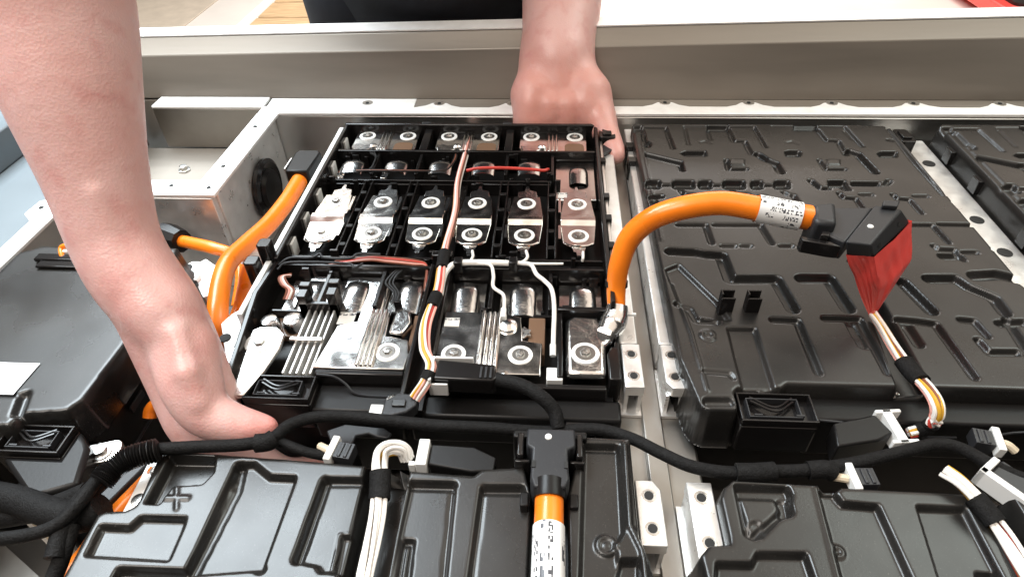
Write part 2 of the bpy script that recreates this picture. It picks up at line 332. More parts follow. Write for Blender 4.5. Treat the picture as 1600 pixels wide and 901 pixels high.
# centre beam with the two module rails
box('centre_beam', (.047, .100, -.1, .66, -.112, -.040), 'alu_floor', tr, .002)
box('beam_web', (.0655, .0785, -.1, .655, -.0398, -.0350), 'alu_floor', tr, .001)
for x0, x1 in ((.051, .0645), (.0795, .0925)):
    r_ = box('module_rail', (x0, x1, .326, .656, -.0398, -.0135), 'alu_block', tr, .001)
def mount_block(x0, x1, y0, y1, zt, ch):
    h = -.0395; t = .0025; mb = MB()
    poly = [(x0, y0), (x1, y0), (x1, y1), (x0, y1)]
    if ch == 'fl': poly = [(x0+.004, y0), (x1, y0), (x1, y1), (x0, y1), (x0, y0+.006)]
    if ch == 'br': poly = [(x0, y0), (x1, y0), (x1, y1-.006), (x1-.004, y1), (x0, y1)]
    b = obj('mounting_block', MB().prism(poly, zt-.009, zt), 'alu_block', tr, .0007)
    obj('web', MB().box(x0+.0008, x0+.0032, y0+.001, y1-.001, h, zt-.0092), 'alu_block', b)
    obj('web', MB().box(x1-.0032, x1-.0008, y0+.001, y1-.001, h, zt-.0092), 'alu_block', b)
    obj('foot', MB().box(x0-.002, x1+.002, y0-.002, y1, h-.0001, h+.0024), 'alu_block', b)
    cx = (x0+x1)/2
    for yy in (y0+.010, y1-.010):
        obj('threaded_hole', MB().lathe([(.0042, zt-.0002), (.0042, zt+.0002), (.0031, zt+.0003), (.0029, zt-.0005)], (cx, yy, 0), 18), 'steel', b)
        obj('hole_bore', MB().lathe([(.0027, zt-.0002), (.0027, zt+.00045)], (cx, yy, 0), 14), 'dark_hole', b)
mount_block(.0520, .0650, .282, .322, -.010, '')
mount_block(.0795, .0925, .282, .322, -.010, 'fl')
mount_block(.0520, .0665, .172, .212, -.010, 'br')
mount_block(.0815, .0960, .165, .212, -.010, '')
# right-hand rail between the closed modules
box('side_beam', (.360, .400, -.1, .66, -.112, -.050), 'alu_floor', tr)
sr = obj('module_rail', MB().box(.3625, .3995, .30, .650, -.0495, -.022), 'alu_block', tr, .0015)
for y in (.60, .50, .452, .40): obj('hole', MB().lathe([(.006, -.0222), (.006, -.0215), (.004, -.0216)], (.385, y, 0), 16), 'dark_hole', sr)

# tall outer frame rail behind the tray
fr = thing('frame_rail', 'long taupe aluminium frame rail running behind the tray', 'rail', (0, .74, -.122))
prof = [(.708, -.1215), (.7085, -.004), (.7215, .043), (.7235, .0445), (.737, .0585), (.760, .0605), (.768, .055), (.770, -.1215)]
rb_ = MB().extrude_x(prof[1:-1]+[(.770, -.004)], -.52, .95)
rb_.v = [(x, y, z+((-.001 if x < 0 else .027) if z > .02 else 0)) for x, y, z in rb_.v]; obj('rail_body', rb_, 'rail', fr, .0012)
box('rail_foot', (-.52, .95, .7085, .7695, -.1215, -.006), 'rail', fr)
obj('lit_top_strip', MB().extrude_x([(.7375, .0592), (.7375, .0606), (.7595, .0626), (.7595, .0612)], -.52, .95, (-.001, .027)), 'alu_white', fr)  # reflection along the rail top, put in as a white strip
obj('sill_strip', MB().extrude_x([(.681, -.007), (.681, -.0042), (.7080, -.0032), (.7080, -.007)], -.334, -.16), 'alu_white', fr)  # reflected light painted in: only this left stretch is white
obj('sill_strip', MB().extrude_x([(.687, -.007), (.687, -.0042), (.7080, -.0032), (.7080, -.007)], -.1595, .95), 'rail', fr)  # same sill in taupe, the stretch without the painted reflection

# things on the floor far behind
tag(box('floor_patch', (-3.4, -2.13, 3.0, 5.2, -.9195, -.912), 'patch_beige', None, .003), 'beige patch on the floor behind the rail, beside the left forearm', 'patch')  # flat beige slab marking off part of the floor
pb = thing('pine_pallet', 'pale pine boards lying on the floor beside the dark trousers', 'pallet', (-1.5, 3.8, -.92))
for k in range(3): box('plank', (-1.66, -.9, 3.35+k*.27, 3.60+k*.27, -.875, -.850), 'wood', pb, .004)
for k in range(2): box('bearer', (-1.66+k*.6, -1.56+k*.6, 3.36, 4.14, -.92, -.8755), 'wood', pb, .004)
tag(box('floor_tape', (-1.83, -1.77, 3.0, 5.4, -.9195, -.9175), 'tape_white', None, 0), 'narrow white tape line on the floor left of the pine boards', 'tape')
tc = thing('tool_trolley', 'red edged black trolley in the far top right corner', 'trolley', (2.9, 4.0, -.92))
obj('trolley_body', MB().prism(rounded(2.36, 3.6, 3.55, 4.6, .06), -.84, -.35), 'gloss', tc, .01)
obj('red_trim', MB().prism(rounded(2.30, 3.66, 3.50, 4.65, .08), -.87, -.80), 'red', tc, .01)
for x in (2.5, 3.45):
    for y in (3.66, 4.5): obj('wheel', MB().lathe([(.01, -.015), (.044, -.015), (.05, -.008), (.05, .008), (.044, .015), (.01, .015)], (x, y, -.87), 18, 'x'), 'plastic', tc)

# ================================================================== CLOSED MODULES
L_ = lambda w, d, *p: ('line', list(p), w*MMS, d*MMS)
Pk = lambda d, *p: ('poly', list(p), 0, d*MMS)
Is = lambda d, *p: ('island', list(p), 0, d*MMS)
Rg = lambda w, d, *p: ('ridge', list(p), w*MMS, d*MMS)
def bx(x0, x1, y0, y1): return ((x0, y0), (x1, y0), (x1, y1), (x0, y1))
def right_features():
    return [
     Pk(4, *bx(990, 1003, 196, 205)), L_(2.4, 3, (1003, 199), (1040, 199), (1052, 231)), L_(3, 3, (1004, 204), (1007, 220), (1014, 224), (1012, 228)),
     L_(2, 2.5, (1070, 198), (1106, 198)), L_(1.6, 1.6, (1070, 200), (1076, 225)), Pk(5, *bx(1106, 1138, 195, 205)), L_(2.4, 3, (1138, 198), (1178, 198), (1196, 229)),
     L_(3, 3, (1138, 202), (1146, 220), (1164, 221), (1174, 240), (1184, 241)), L_(5.5, 4.5, (1184, 241), (1194, 247)), L_(5.0, 4.5, (1194, 248), (1212, 255), (1220, 268)),
     L_(2, 1.6, (1106, 205), (1110, 218)), Pk(5, (1008, 238), (1066, 252), (1070, 267), (1064, 267), (1061, 259), (1009, 245)),
     Pk(4.5, (1064, 239), (1072, 236), (1102, 236), (1104, 240), (1103, 243.5), (1072, 243.5)),
     L_(2.6, 3, (1135, 250), (1138, 264), (1166, 264)), Is(1.6, *bx(1140, 1163, 250, 259)),
     *[Pk(5, (a+3, 282), (b-3, 282), (b, 286), (b, 293), (b-3, 295), (a+3, 295), (a, 291), (a, 286)) for a, b in ((1009, 1032), (1051, 1085), (1092, 1112), (1130, 1164), (1174, 1192), (1210, 1234))],
     L_(2.4, 3, (1032, 289), (1047, 289)), L_(2.4, 3, (1112, 289), (1126, 289)), L_(2.4, 3, (1192, 289), (1206, 289)),
     L_(2.6, 3, (1064, 298), (1068, 303), (1084, 304), (1091, 313)), L_(2.6, 3, (1145, 298), (1148, 302), (1168, 303), (1173, 311)), L_(4, 4, (1032, 307), (1018, 308), (1027, 331)),
     L_(2.2, 2.4, (1102, 306), (1114, 306)), L_(2.2, 2.4, (1184, 306), (1196, 306)),
     L_(2, 2.5, (1207, 197), (1241, 197)), Pk(5, *bx(1241, 1277, 194, 204)), L_(2.4, 3, (1277, 197), (1319, 197), (1347, 228)),
     L_(3, 3, (1277, 202), (1291, 219), (1310, 220), (1322, 241)), L_(6, 5, (1328, 236), (1340, 240)), L_(5.5, 5, (1340, 240), (1367, 268)),
     L_(2, 2.5, (1349, 195), (1386, 195)), L_(3, 3.2, (1386, 197), (1404, 221), (1425, 249), (1475, 303)), L_(3, 3, (1389, 219), (1402, 221)),
     Pk(4.5, (1227, 237), (1232, 235), (1248, 235), (1252, 238), (1249, 244), (1230, 244)), Pk(4.5, (1372, 240), (1378, 237), (1401, 237), (1401, 245), (1376, 245)),
     L_(2.6, 3, (1281, 250), (1290, 264), (1320, 264)), Is(1.6, *bx(1292, 1312, 250, 258)),
     L_(3, 3.4, (1267, 282), (1282, 294), (1294, 294)), Pk(5, (1295, 282), (1320, 282), (1330, 297), (1318, 297), (1312, 292), (1296, 292)), Pk(5, *bx(1331, 1375, 284, 290)), L_(3, 2.6, (1375, 288), (1385, 287), (1390, 282)),
     L_(2.6, 3, (1225, 300), (1232, 304), (1240, 305), (1252, 322)), L_(2.6, 3, (1312, 302), (1317, 309), (1337, 310), (1352, 331)), L_(2.4, 2.4, (1346, 304), (1362, 304)),
     L_(2.6, 3, (1396, 304), (1402, 310), (1421, 311), (1440, 332)), L_(2.4, 2.4, (1430, 306), (1449, 306)), L_(3, 3, (1492, 314), (1512, 333)),
     L_(2.6, 3, (1420, 351), (1457, 351), (1482, 378)), L_(2.6, 3, (1469, 350), (1530, 351), (1560, 382)),
     L_(3, 3, (1460, 384), (1467, 389), (1491, 390), (1505, 405)), L_(2.6, 2.6, (1506, 394), (1526, 394)), L_(5, 4, (1474, 400), (1498, 400)), L_(3, 3, (1555, 389), (1572, 390), (1590, 410)),
     L_(3, 3, (1275, 385), (1280, 391), (1292, 392)), L_(2.6, 2.6, (1221, 384), (1237, 384)),
     L_(2.6, 3, (1117, 351), (1188, 351), (1206, 380)), L_(2.6, 3, (1060, 351), (1102, 351), (1112, 379)),
     L_(6, 5.0, (1048, 392), (1085, 394), (1102, 397), (1127, 399), (1141, 436), (1212, 436), (1239, 482)),
     L_(2.4, 2.4, (1129, 384), (1148, 384)), L_(2.4, 2.4, (1160, 384), (1172, 384)), L_(6.5, 5, (1253, 435), (1295, 435), (1325, 481)),
     L_(3, 3, (1208, 499), (1246, 501), (1279, 581)), L_(3, 3, (1289, 497), (1343, 499), (1387, 581)), L_(6, 4, (1332, 505), (1350, 536)),
     L_(6.5, 5, (1411, 440), (1455, 484)), L_(6, 5, (1452, 435), (1493, 435), (1512, 448), (1553, 465), (1570, 487)), L_(7, 5, (1524, 431), (1560, 429), (1600, 438), (1640, 470)),
     L_(3.4, 3.4, (1404, 499), (1435, 502), (1462, 506), (1522, 588)), L_(4.5, 3.6, (1416, 507), (1436, 537)), L_(3, 3, (1502, 499), (1522, 501), (1543, 524)), L_(3, 3, (1529, 531), (1546, 550), (1590, 550)),
     L_(3.5, 3.5, (1562, 505), (1600, 503)), L_(4, 4, (1575, 500), (1620, 570)),
     # wire channel, front left dip, slots
     Pk(9, (1356, 470), (1378, 470), (1452, 605), (1405, 605)),
     Pk(2.6, (1040, 420), (1060, 412), (1120, 470), (1140, 500), (1084, 490), (1062, 478)), L_(4, 3.6, (1060, 474), (1078, 478), (1090, 499), (1120, 501)), Pk(3, (1137, 512), (1180, 512), (1214, 618), (1162, 612)),
     ('ringboss', (1106, 524), .0042, .0014), L_(4.4, 3, (1107, 627), (1140, 627)), L_(2, 1.6, (1100, 580), (1140, 583), (1146, 590)),
     L_(1.6, 1.2, (1320, 205), (1332, 218)), L_(1.4, 1.0, (1230, 222), (1238, 220), (1246, 224)), L_(1.4, 1.0, (1095, 222), (1103, 220), (1110, 224)),
     Rg(2, 1.0, (1000, 205), (1034, 375)), Rg(2.0, 1.4, (1050, 440), (1080, 520), (1105, 610)),
    ]
def module_body(root, x0, x1, y0, y1):
    box('case', (x0+.003, x1-.003, y0+.003, y1-.003, -.1115, -.033), 'plastic', root, .002)
rm = thing('battery_module', 'closed black battery module with moulded lid right of the hands, under the red film', 'module', (.218, .45, -.112), 'battery modules in the tray')
rout = [(.1015, .2570), (.0975, .2590), (.0950, .2640), (.0885, .30), (.0875, .37), (.0855, .638), (.089, .642), (.3505, .642), (.3535, .638), (.3545, .280), (.1545, .280), (.1500, .2765), (.1225, .2755), (.1195, .2725), (.1190, .2590), (.1165, .2570)]
link('lid', lid_mesh('module_lid', rout, right_features(), .001), 'lid', rm)
module_body(rm, .09, .352, .268, .64)
def post(root, x, y, zt=.016):
    mb = MB().box(x-.005, x+.005, y-.0035, y-.002, -.004, zt-.003).box(x-.005, x+.005, y+.002, y+.0035, -.004, zt).box(x-.005, x-.0035, y-.002, y+.002, -.004, zt).box(x+.0035, x+.005, y-.002, y+.002, -.004, zt-.005)
    obj('clip_post', mb, 'gloss', root, .0004)
post(rm, .128, .350); post(rm, .1465, .350)
def snap_socket(root, x0, x1, y0, y1, z):
    o = obj('snap_socket', MB().prism(rounded(x0, x1, y0, y1, .002), z-.03, z-.006), 'gloss', root, .0006)
    def fr_(a0, a1, b0, b1, t, zt, mt='gloss'):
        mb = MB().box(a0, a1, b0, b0+t, z-.006, zt).box(a0, a1, b1-t, b1, z-.006, zt).box(a0, a0+t, b0+t, b1-t, z-.006, zt).box(a1-t, a1, b0+t, b1-t, z-.006, zt)
        obj('socket_frame', mb, mt, o, .0003)
    fr_(x0+.0005, x1-.0005, y0+.0005, y1-.0005, .0013, z)
    fr_(x0+.006, x1-.009, y0+.0045, y1-.004, .0009, z-.001, 'grey_plastic')
    obj('latch_arm', MB().tube(spline([(x0+.009, y1-.006, z-.002), ((x0+x1)/2-.001, y0+.009, z-.001), (x1-.012, y1-.006, z-.002)], 6), .0009, 6), 'gloss', o)
    obj('latch_arm', MB().tube(spline([(x0+.009, y1-.003, z-.002), ((x0+x1)/2-.001, y0+.012, z-.001), (x1-.012, y1-.003, z-.002)], 6), .0009, 6), 'gloss', o)
    for x in np.linspace(x0+.009, x1-.013, 2): obj('key_rib', MB().box(x, x+.005, y0+.0055, y0+.0065, z-.006, z-.0005), 'grey_plastic', o)
    return o
snap_socket(rm, .1205, .168, .2515, .2750, -.003)
box('front_step', (.1700, .353, .262, .281, -.05, -.013), 'plastic', rm, .002)
obj('front_rib', MB().tube(spline([(.172, .261, -.012), (.190, .2605, -.014), (.212, .260, -.024), (.26, .260, -.024)], 5), .0008, 6), 'grey_plastic', rm)
obj('front_rib', MB().tube(spline([(.278, .260, -.024), (.292, .2605, -.018), (.318, .261, -.016), (.322, .261, -.010)], 5), .0008, 6), 'grey_plastic', rm)
for y in (.610, .580): obj('side_clip', MB().box(.0775, .086, y-.005, y+.005, -.030, -.008).box(.0775, .0795, y-.008, y+.008, -.020, -.012), 'gloss', rm, .0005)
for p in ((1395, 620), (1402, 616)): c = U(*p, -.012); obj('screw', MB().lathe([(.0016, -.0005), (.0016, .0006), (.0008, .0010)], c, 10), 'steel', rm)
obj('corner_clip', MB().prism(rounded(.357, .372, .612, .640, .004), -.022, -.004).box(.360, .369, .618, .634, -.004, -.002), 'gloss', rm, .0005)

frm = thing('battery_module', 'closed black battery module at the far right edge beyond the alloy rail', 'module', (.48, .45, -.112), 'battery modules in the tray')
off = 1.0
def shift_px(feats, dx):
    out = []
    for ft in feats:
        if ft[0] == 'ringboss': continue
        out.append((ft[0], [('mm', xy(p)[0]+dx, xy(p)[1]) for p in ft[1]], *ft[2:]))
    return out
_xy = xy
def xy(p): return (p[1], p[2]) if p[0] == 'mm' else _xy(p)
ff = shift_px(right_features()[:38], .319)
ff = [f_ for f_ in ff if f_[0] in ('line', 'poly', 'island')]
fout = [(.404, .29), (.404, .64), (.408, .644), (.56, .644), (.56, .29)]
link('lid', lid_mesh('module_lid', fout, ff+[('line', [('mm', .4105, .30), ('mm', .4105, .634)], .003, .002), ('line', [('mm', .447, .56), ('mm', .50, .53)], .006, .004)], .0011), 'lid', frm)
module_body(frm, .407, .557, .30, .642)
for y in (.60, .545, .46, .40): obj('side_clip', MB().box(.3985, .4035, y-.006, y+.006, -.02, -.006), 'gloss', frm, .0005)

def front_left_features():
    return [
     Pk(6, (266, 712), (335, 713), (331, 737), (315, 753), (268, 756), (248, 784), (228, 783)), 
     Is(1.0, *bx(273.5, 279, 759, 797)), Is(1.0, *bx(255, 297, 774, 781)),
     Pk(3.5, (156, 820), (201, 822), (219, 806), (289, 808), (285, 822), (262, 874), (134, 866)), 
     Pk(5, (184, 887), (290, 891), (270, 930), (160, 930)),
     Pk(4, (369, 723), (396, 722), (412, 735), (421, 742), (461, 744), (459, 753), (409, 888), (288, 897)), 
     L_(4, 5.5, (374, 728), (366, 760), (330, 830), (298, 890)), L_(2.4, 2.4, (384, 803), (425, 801), (430, 814), (420, 836), (402, 842), (387, 880), (408, 889)),
     Pk(3.2, (508, 746), (572, 748), (553, 828), (530, 829), (516, 892), (501, 892), (494, 882), (463, 876)), L_(3, 5, (509, 750), (465, 872)), L_(2.5, 4, (512, 750), (568, 751)),
     Pk(6, (531, 829), (553, 830), (538, 894), (518, 892)),
     Pk(3.2, (641, 752), (709, 754), (692, 930), (600, 930)), L_(2.6, 4.4, (643, 755), (707, 757)), L_(2.2, 3.6, (706, 757), (688, 930)), Pk(6, (629, 835), (647, 836), (636, 930), (610, 930)), Is(3, (633, 845), (638, 845), (626, 930), (620, 930)),
     Pk(3.2, (755, 759), (816, 760), (834, 782), (846, 930), (732, 930)), L_(2.6, 4.4, (757, 762), (814, 763)), L_(2.2, 3.4, (756, 764), (734, 930)),
     Pk(16, (576.5, 715), (641, 715), ('mm', -.0790, -.13), ('mm', -.0985, -.13)),
     Pk(14, (812, 640), (908, 640), (905, 690), (884, 775), ('mm', .0130, -.13), ('mm', -.0080, -.13), (832, 775), (815, 700)),
     Pk(3.0, (913, 694), (966, 696), (974, 830), (962, 850), (975, 930), (906, 930)), L_(2, 4.2, (916, 697), (962, 698)), Rg(2.4, 2.2, (976, 694), (984, 822), (1003, 860), (1012, 930)), ('ringboss', (948, 848), .0046, .0022), Rg(5, 1.4, (948, 848), (948.5, 848)), Pk(5, (970, 873), (1000, 873), (1000, 930), (955, 930)),
    ]
flm = thing('battery_module', 'closed battery module with raised plus mark on its lid, front left', 'module', (-.09, .1, -.112), 'battery modules in the tray')
fo = [xy(p) for p in ((258, 701), (577, 726), (640, 733), (740, 741), (754, 731), (812, 728), (903, 680), (985, 684), (1000, 838), (1014, 868), (1024, 905))]
fo += [(.060, -.125), (-.262, -.125)]+[xy(p) for p in ((99, 897), (150, 803), (164, 797), (196, 795), (209, 789), (217, 778), (248, 708))]
link('lid', lid_mesh('module_lid', fo, front_left_features(), .0009), 'lid', flm)
box('case', (-.255, .045, -.122, .20, -.1115, -.033), 'plastic', flm, .002)
sp = obj('side_plate', MB().prism([xy(p) for p in ((250, 708), (224, 708), (176, 798), (205, 800))], -.026, -.008), 'alu_white', flm, .0006)
for p in ((246, 735), (217, 781)):
    c = U(*p, -.008); obj('screw', MB().lathe([(.004, -.0005), (.004, .001), (.0025, .0014)], c, 12), 'steel', sp)

def front_right_features():
    return [
     Pk(5, (1149, 756), (1231, 758), (1237, 770), (1234, 800), (1214, 812), (1189, 838), (1165, 834)), Is(2.4, (1157, 772), (1212, 774), (1222, 790), (1206, 806), (1176, 828)), L_(5, 6, (1176, 830), (1184, 815)), L_(5, 6, (1225, 780), (1228, 796)),
     Pk(4, (1121, 878), (1176, 879), (1184, 863), (1260, 864), (1282, 930), (1118, 930)), 
     Pk(4, (1281, 766), (1305, 768), (1318, 784), (1373, 789), (1438, 930), (1326, 930)),  L_(2.4, 2.6, (1348, 930), (1338, 856), (1382, 855), (1402, 890), (1400, 930)), ('ringboss', (1313, 855), .0026, .0012), L_(3.4, 4, (1312.6, 855), (1313.4, 855)),
     Pk(3.6, (1434, 790), (1510, 793), (1582, 930), (1478, 930)),  Pk(6, (1530, 886), (1560, 890), (1580, 930), (1536, 930)),
     Pk(15, (1519, 750), (1566, 752), (1680, 930), (1602, 930)),
     Rg(1.6, .8, (1274, 762), (1316, 930)),
    ]
frt = thing('battery_module', 'closed black battery module with plain pockets in its lid, front right', 'module', (.24, .1, -.112), 'battery modules in the tray')
go = [xy(p) for p in ((1146, 748), (1280, 756), (1284, 764), (1306, 766), (1314, 760), (1520, 770), (1568, 772))]
go += [(.375, .204), (.378, -.125), (.098, -.125)]+[xy(p) for p in ((1104, 902), (1095, 866), (1108, 850), (1140, 848), (1139, 836), (1126, 776), (1131, 760))]
link('lid', lid_mesh('module_lid', go, front_right_features(), .0009), 'lid', frt)
box('case', (.11, .37, -.122, .198, -.1115, -.033), 'plastic', frt, .002)

# ================================================================== OPEN MODULE IN THE HANDS
hm = thing('battery_module', 'open battery module with bare silver busbars, held by both hands', 'module', (-.09, .45, -.10), 'battery modules in the tray')
X0, X1, Y0, Y1 = -.2265, .0485, .268, .6395
COLX = (-.2005, -.1560, -.1110, -.0675, -.0220, .0245)
box('case', (X0+.002, X1-.002, Y0+.002, Y1-.002, -.100, -.034), 'plastic', hm, .002)
box('cell_tray', (X0+.003, X1-.003, Y0+.004, Y1-.003, -.0338, -.026), 'plastic', hm)
# rim walls
box('rim_wall', (X0, X1, Y1-.005, Y1, -.034, .001), 'gloss', hm, .0012)
box('rim_wall', (X0, X0+.004, .40, Y1-.0052, -.034, .000), 'gloss', hm, .001)
obj('rim_wall', MB().prism([(X0+.001, .398), (X0-.003, .36), (X0+.010, .272), (X0+.014, .272), (X0+.002, .36), (X0+.005, .398)], -.034, -.002), 'gloss', hm, .001)
box('rim_wall', (X1-.004, X1, .352, Y1-.0052, -.034, .000), 'gloss', hm, .001)
box('rim_wall', (X1-.0005, X1+.0022, .323, .350, -.034, -.004), 'gloss', hm, .001)
box('rim_wall', (-.160, -.098, .285, .2895, -.034, -.0085), 'gloss', hm, .001)
box('rim_wall', (-.096, -.0925, .262, .40, -.034, -.003), 'gloss', hm, .001)
box('rim_wall', (-.0815, -.0785, .282, .398, -.034, -.004), 'gloss', hm, .001)
box('rim_wall', (-.078, .040, .2795, .284, -.034, -.011), 'gloss', hm, .001)
box('front_shelf', (-.158, -.0965, .262, .2848, -.05, -.019), 'plastic', hm, .002)
box('front_shelf', (-.092, .0495, .262, .2790, -.05, -.021), 'plastic', hm, .002)
obj('shelf_edge', MB().tube(spline([(-.158, .2845, -.009), (-.146, .2835, -.0095), (-.138, .281, -.0135), (-.128, .2755, -.018), (-.10, .2745, -.0185)], 6), .0009, 6), 'grey_plastic', hm)
obj('screw', MB().lathe([(.0042, -.0195), (.0042, -.0165), (.0028, -.016), (.0022, -.0178)], (-.1035, .271, 0), 16), 'steel', hm)
# long side plates
box('side_plate', (X0-.006, X0-.0015, .335, .634, -.090, -.0025), 'alu_white', hm, .0006)
box('side_plate', (X1+.0012, X1+.0042, .350, .632, -.090, -.006), 'alu', hm, .0006)
for y in (.612, .562, .510, .470, .432): box('side_slot', (X0+.0041, X0+.0062, y-.006, y+.006, -.022, -.006), 'white_pl', hm, .0003)
for y in (.57, .505, .47, .43): box('side_lug', (X1-.0002, X1+.0055, y-.004, y+.004, -.014, -.003), 'plastic', hm, .0006)
# cross walls and dividers
for (a, b, c, d, zt) in ((X0+.004, X1-.0045, .5835, .5868, -.003), (X0+.004, .000, .5405, .5430, -.0115), (X0+.004, -.094, .5370, .5392, -.014), (-.078, .000, .5370, .5392, -.013),
                         (X0+.004, -.0945, .4150, .4172, -.010), (-.079, X1-.0045, .4150, .4172, -.010), (X0+.004, -.0945, .3985, .4010, -.006), (-.078, X1-.0045, .3985, .4010, -.006),
                         (X0+.012, -.096, .3520, .3542, -.014), (-.078, X1-.003, .3520, .3545, -.014)):
    box('cross_wall', (a, b, c, d, -.026, zt), 'gloss', hm, .0005)
box('wire_duct', (X0+.004, -.0945, .4012, .4148, -.026, -.0145), 'gloss', hm)
box('wire_duct', (-.078, X1-.0045, .4012, .4148, -.026, -.0145), 'gloss', hm)
box('wire_duct', (-.0943, -.0817, .262, .582, -.026, -.0165), 'gloss', hm)
mids = [(COLX[i]+COLX[i+1])/2 for i in range(5)]
for i, x in enumerate(mids):
    if i == 2: continue
    for (a, b) in ((.418, .5365), ):
        box('divider', (x-.0042, x-.0028, a, b, -.026, -.009), 'gloss', hm, .0004); box('divider', (x+.0028, x+.0042, a, b, -.026, -.009), 'gloss', hm, .0004)
    for y in (.432, .458, .486, .512): box('divider_clip', (x-.0027, x+.0027, y-.0022, y+.0022, -.026, -.007-random.random()*.004), 'plastic', hm, .0005)
for i, x in enumerate(mids):
    box('divider', (x-.0015, x+.0015, .5445, .5830, -.026, -.006), 'gloss', hm, .0004)
    if i in (1, 3): box('divider', (x-.004, x+.004, .587, .634, -.026, -.004), 'gloss', hm, .0005)
    if i not in (2,): box('divider', (x-.0015, x+.0015, .355, .398, -.026, -.009), 'gloss', hm, .0004)
for k in range(64):                                            # little moulded clips along the walls
    yy = random.choice((.5350, .5460, .5815, .5885, .4130, .4190, .3965, .3560)); x = random.uniform(X0+.008, X1-.009)
    if -.098 < x < -.076: continue
    h = random.uniform(.006, .016); ww = random.uniform(.0012, .0035)
    box('moulded_clip', (x-ww, x+ww, yy-.0012, yy+.0012, -.026, -.026+h+.006), random.choice(('gloss', 'plastic')), hm, .0003)

# shared meshes for terminals
ring_me = MB().lathe([(.0040, .0), (.0088, .0), (.0086, .0006), (.0062, .0008), (.0058, .0004)], (0, 0, 0), 30).mesh('terminal_ring')
groove_me = MB().lathe([(.0001, .0), (.0058, .0), (.0057, .00035), (.0001, .0004)], (0, 0, 0), 24).mesh('terminal_seat')
stud_me = MB().lathe([(.0034, .0), (.0034, .0012), (.0028, .0019), (.0014, .0020), (.0009, .0014)], (0, 0, 0), 6).mesh('terminal_stud', 20)
def terminal(x, y, z, parent, ring='ring', s=1.0):
    r = link('terminal_ring', ring_me if ring == 'ring' else ring_me.copy(), ring, parent, (x, y, z)); r.scale = (s, s, 1)
    link('terminal_seat', groove_me, 'dark_seat', r, (x, y, z+.0004)).scale = (s, s, 1)
    link('terminal_stud', stud_me, 'steel', r, (x, y, z+.0006)).rotation_euler.z = random.random()
    return r
M['dark_seat'] = mat('darkened_terminal_seat', (.33, .31, .29), .3, .9)
# row A: three bridge plates at the back
for i in (0, 2, 4):
    xa, xb = COLX[i], COLX[i+1]; xm = (xa+xb)/2; z = -.0085
    poly = [(xa-.012, .634), (xb+.012, .634), (xb+.012, .598), (xb+.009, .590), (xm+.004, .590), (xm-.004, .590), (xa-.006, .590), (xa-.012, .602)]
    p = obj('bridge_busbar', MB().prism(poly, z-.0025, z), 'busbar', hm, .0006)
    for dx in (-.0055, -.0015, .0025): box('busbar_ridge', (xm+dx, xm+dx+.0024, .591, .6335, z, z+.0030), 'busbar', p, .0009)
    terminal(xa, .626, z, p); terminal(xb, .626, z, p)
    obj('film_window', MB().prism(rounded(xb-.011, xb+.009, .589, .611, .006), z+.0001, z+.0006), 'film', p)
    obj('film_window', MB().prism(rounded(xa-.010, xa+.004, .590, .600, .003), z+.0001, z+.0006), 'film', p) if i == 4 else None
    obj('sense_tab', MB().prism([(xa-.010, .603), (xa-.004, .606), (xa+.002, .602), (xa+.008, .604), (xa+.010, .594), (xa+.002, .590), (xa-.008, .592)], z, z+.0022), 'cell', p, .0006)
    obj('sense_bead', MB().lathe([(.0045, z), (.0042, z+.003), (.0022, z+.0045)], (xa+.012, .600, 0), 14), 'cell', p)
    box('rim_clip', (xb+.0145, xb+.024, .6355, .6400, -.004, .0018), 'grey_plastic', hm, .0005) if i < 4 else None
# row B and row E: rounded foil tops of the pouch cells
def foil_cap(x, y, w, l, z, ang=0):
    n = 16; v = []; f = []
    prof = [(-l, .0), (-l*.3, .0018), (0, .0022), (l*.35, .0016), (l*.48, -.001)]
    for yy, hz in prof:
        ww = w if yy < l*.2 else w*math.sqrt(max(.05, 1-((yy-l*.2)/(l*.34))**2))
        for k in range(n+1):
            a = math.pi*k/n; v.append((x-ww*math.cos(a), y+yy, z+hz*0+max(0, math.sin(a))**.8*.0052*(ww/w)+hz))
    for i in range(len(prof)-1):
        for k in range(n): a = i*(n+1)+k; f.append((a, a+1, a+n+2, a+n+1))
    return MB().add(v, f)
for i, x in enumerate(COLX):
    if i < 5:
        obj('cell_cap', foil_cap(x, .562, .0118, .016, -.0110), 'cell', hm, smooth=60)
        if i in (0, 1): box('cell_tab', (x-.016, x-.009, .550, .566, -.020, -.0150), 'busbar', hm, .0005)
    z = -.0185 if i in (0, 1, 5) else -.0175
    obj('cell_cap', foil_cap(x+.002 if i else x+.012, .378, .0105, .026, z), 'cell', hm, smooth=60)
    box('cell_sheet', (x-.0165+(0.006 if i == 0 else 0), x+.0175, .356, .3965, -.0245, -.0202), 'cell' if i in (0, 1) else 'busbar', hm, .0006)
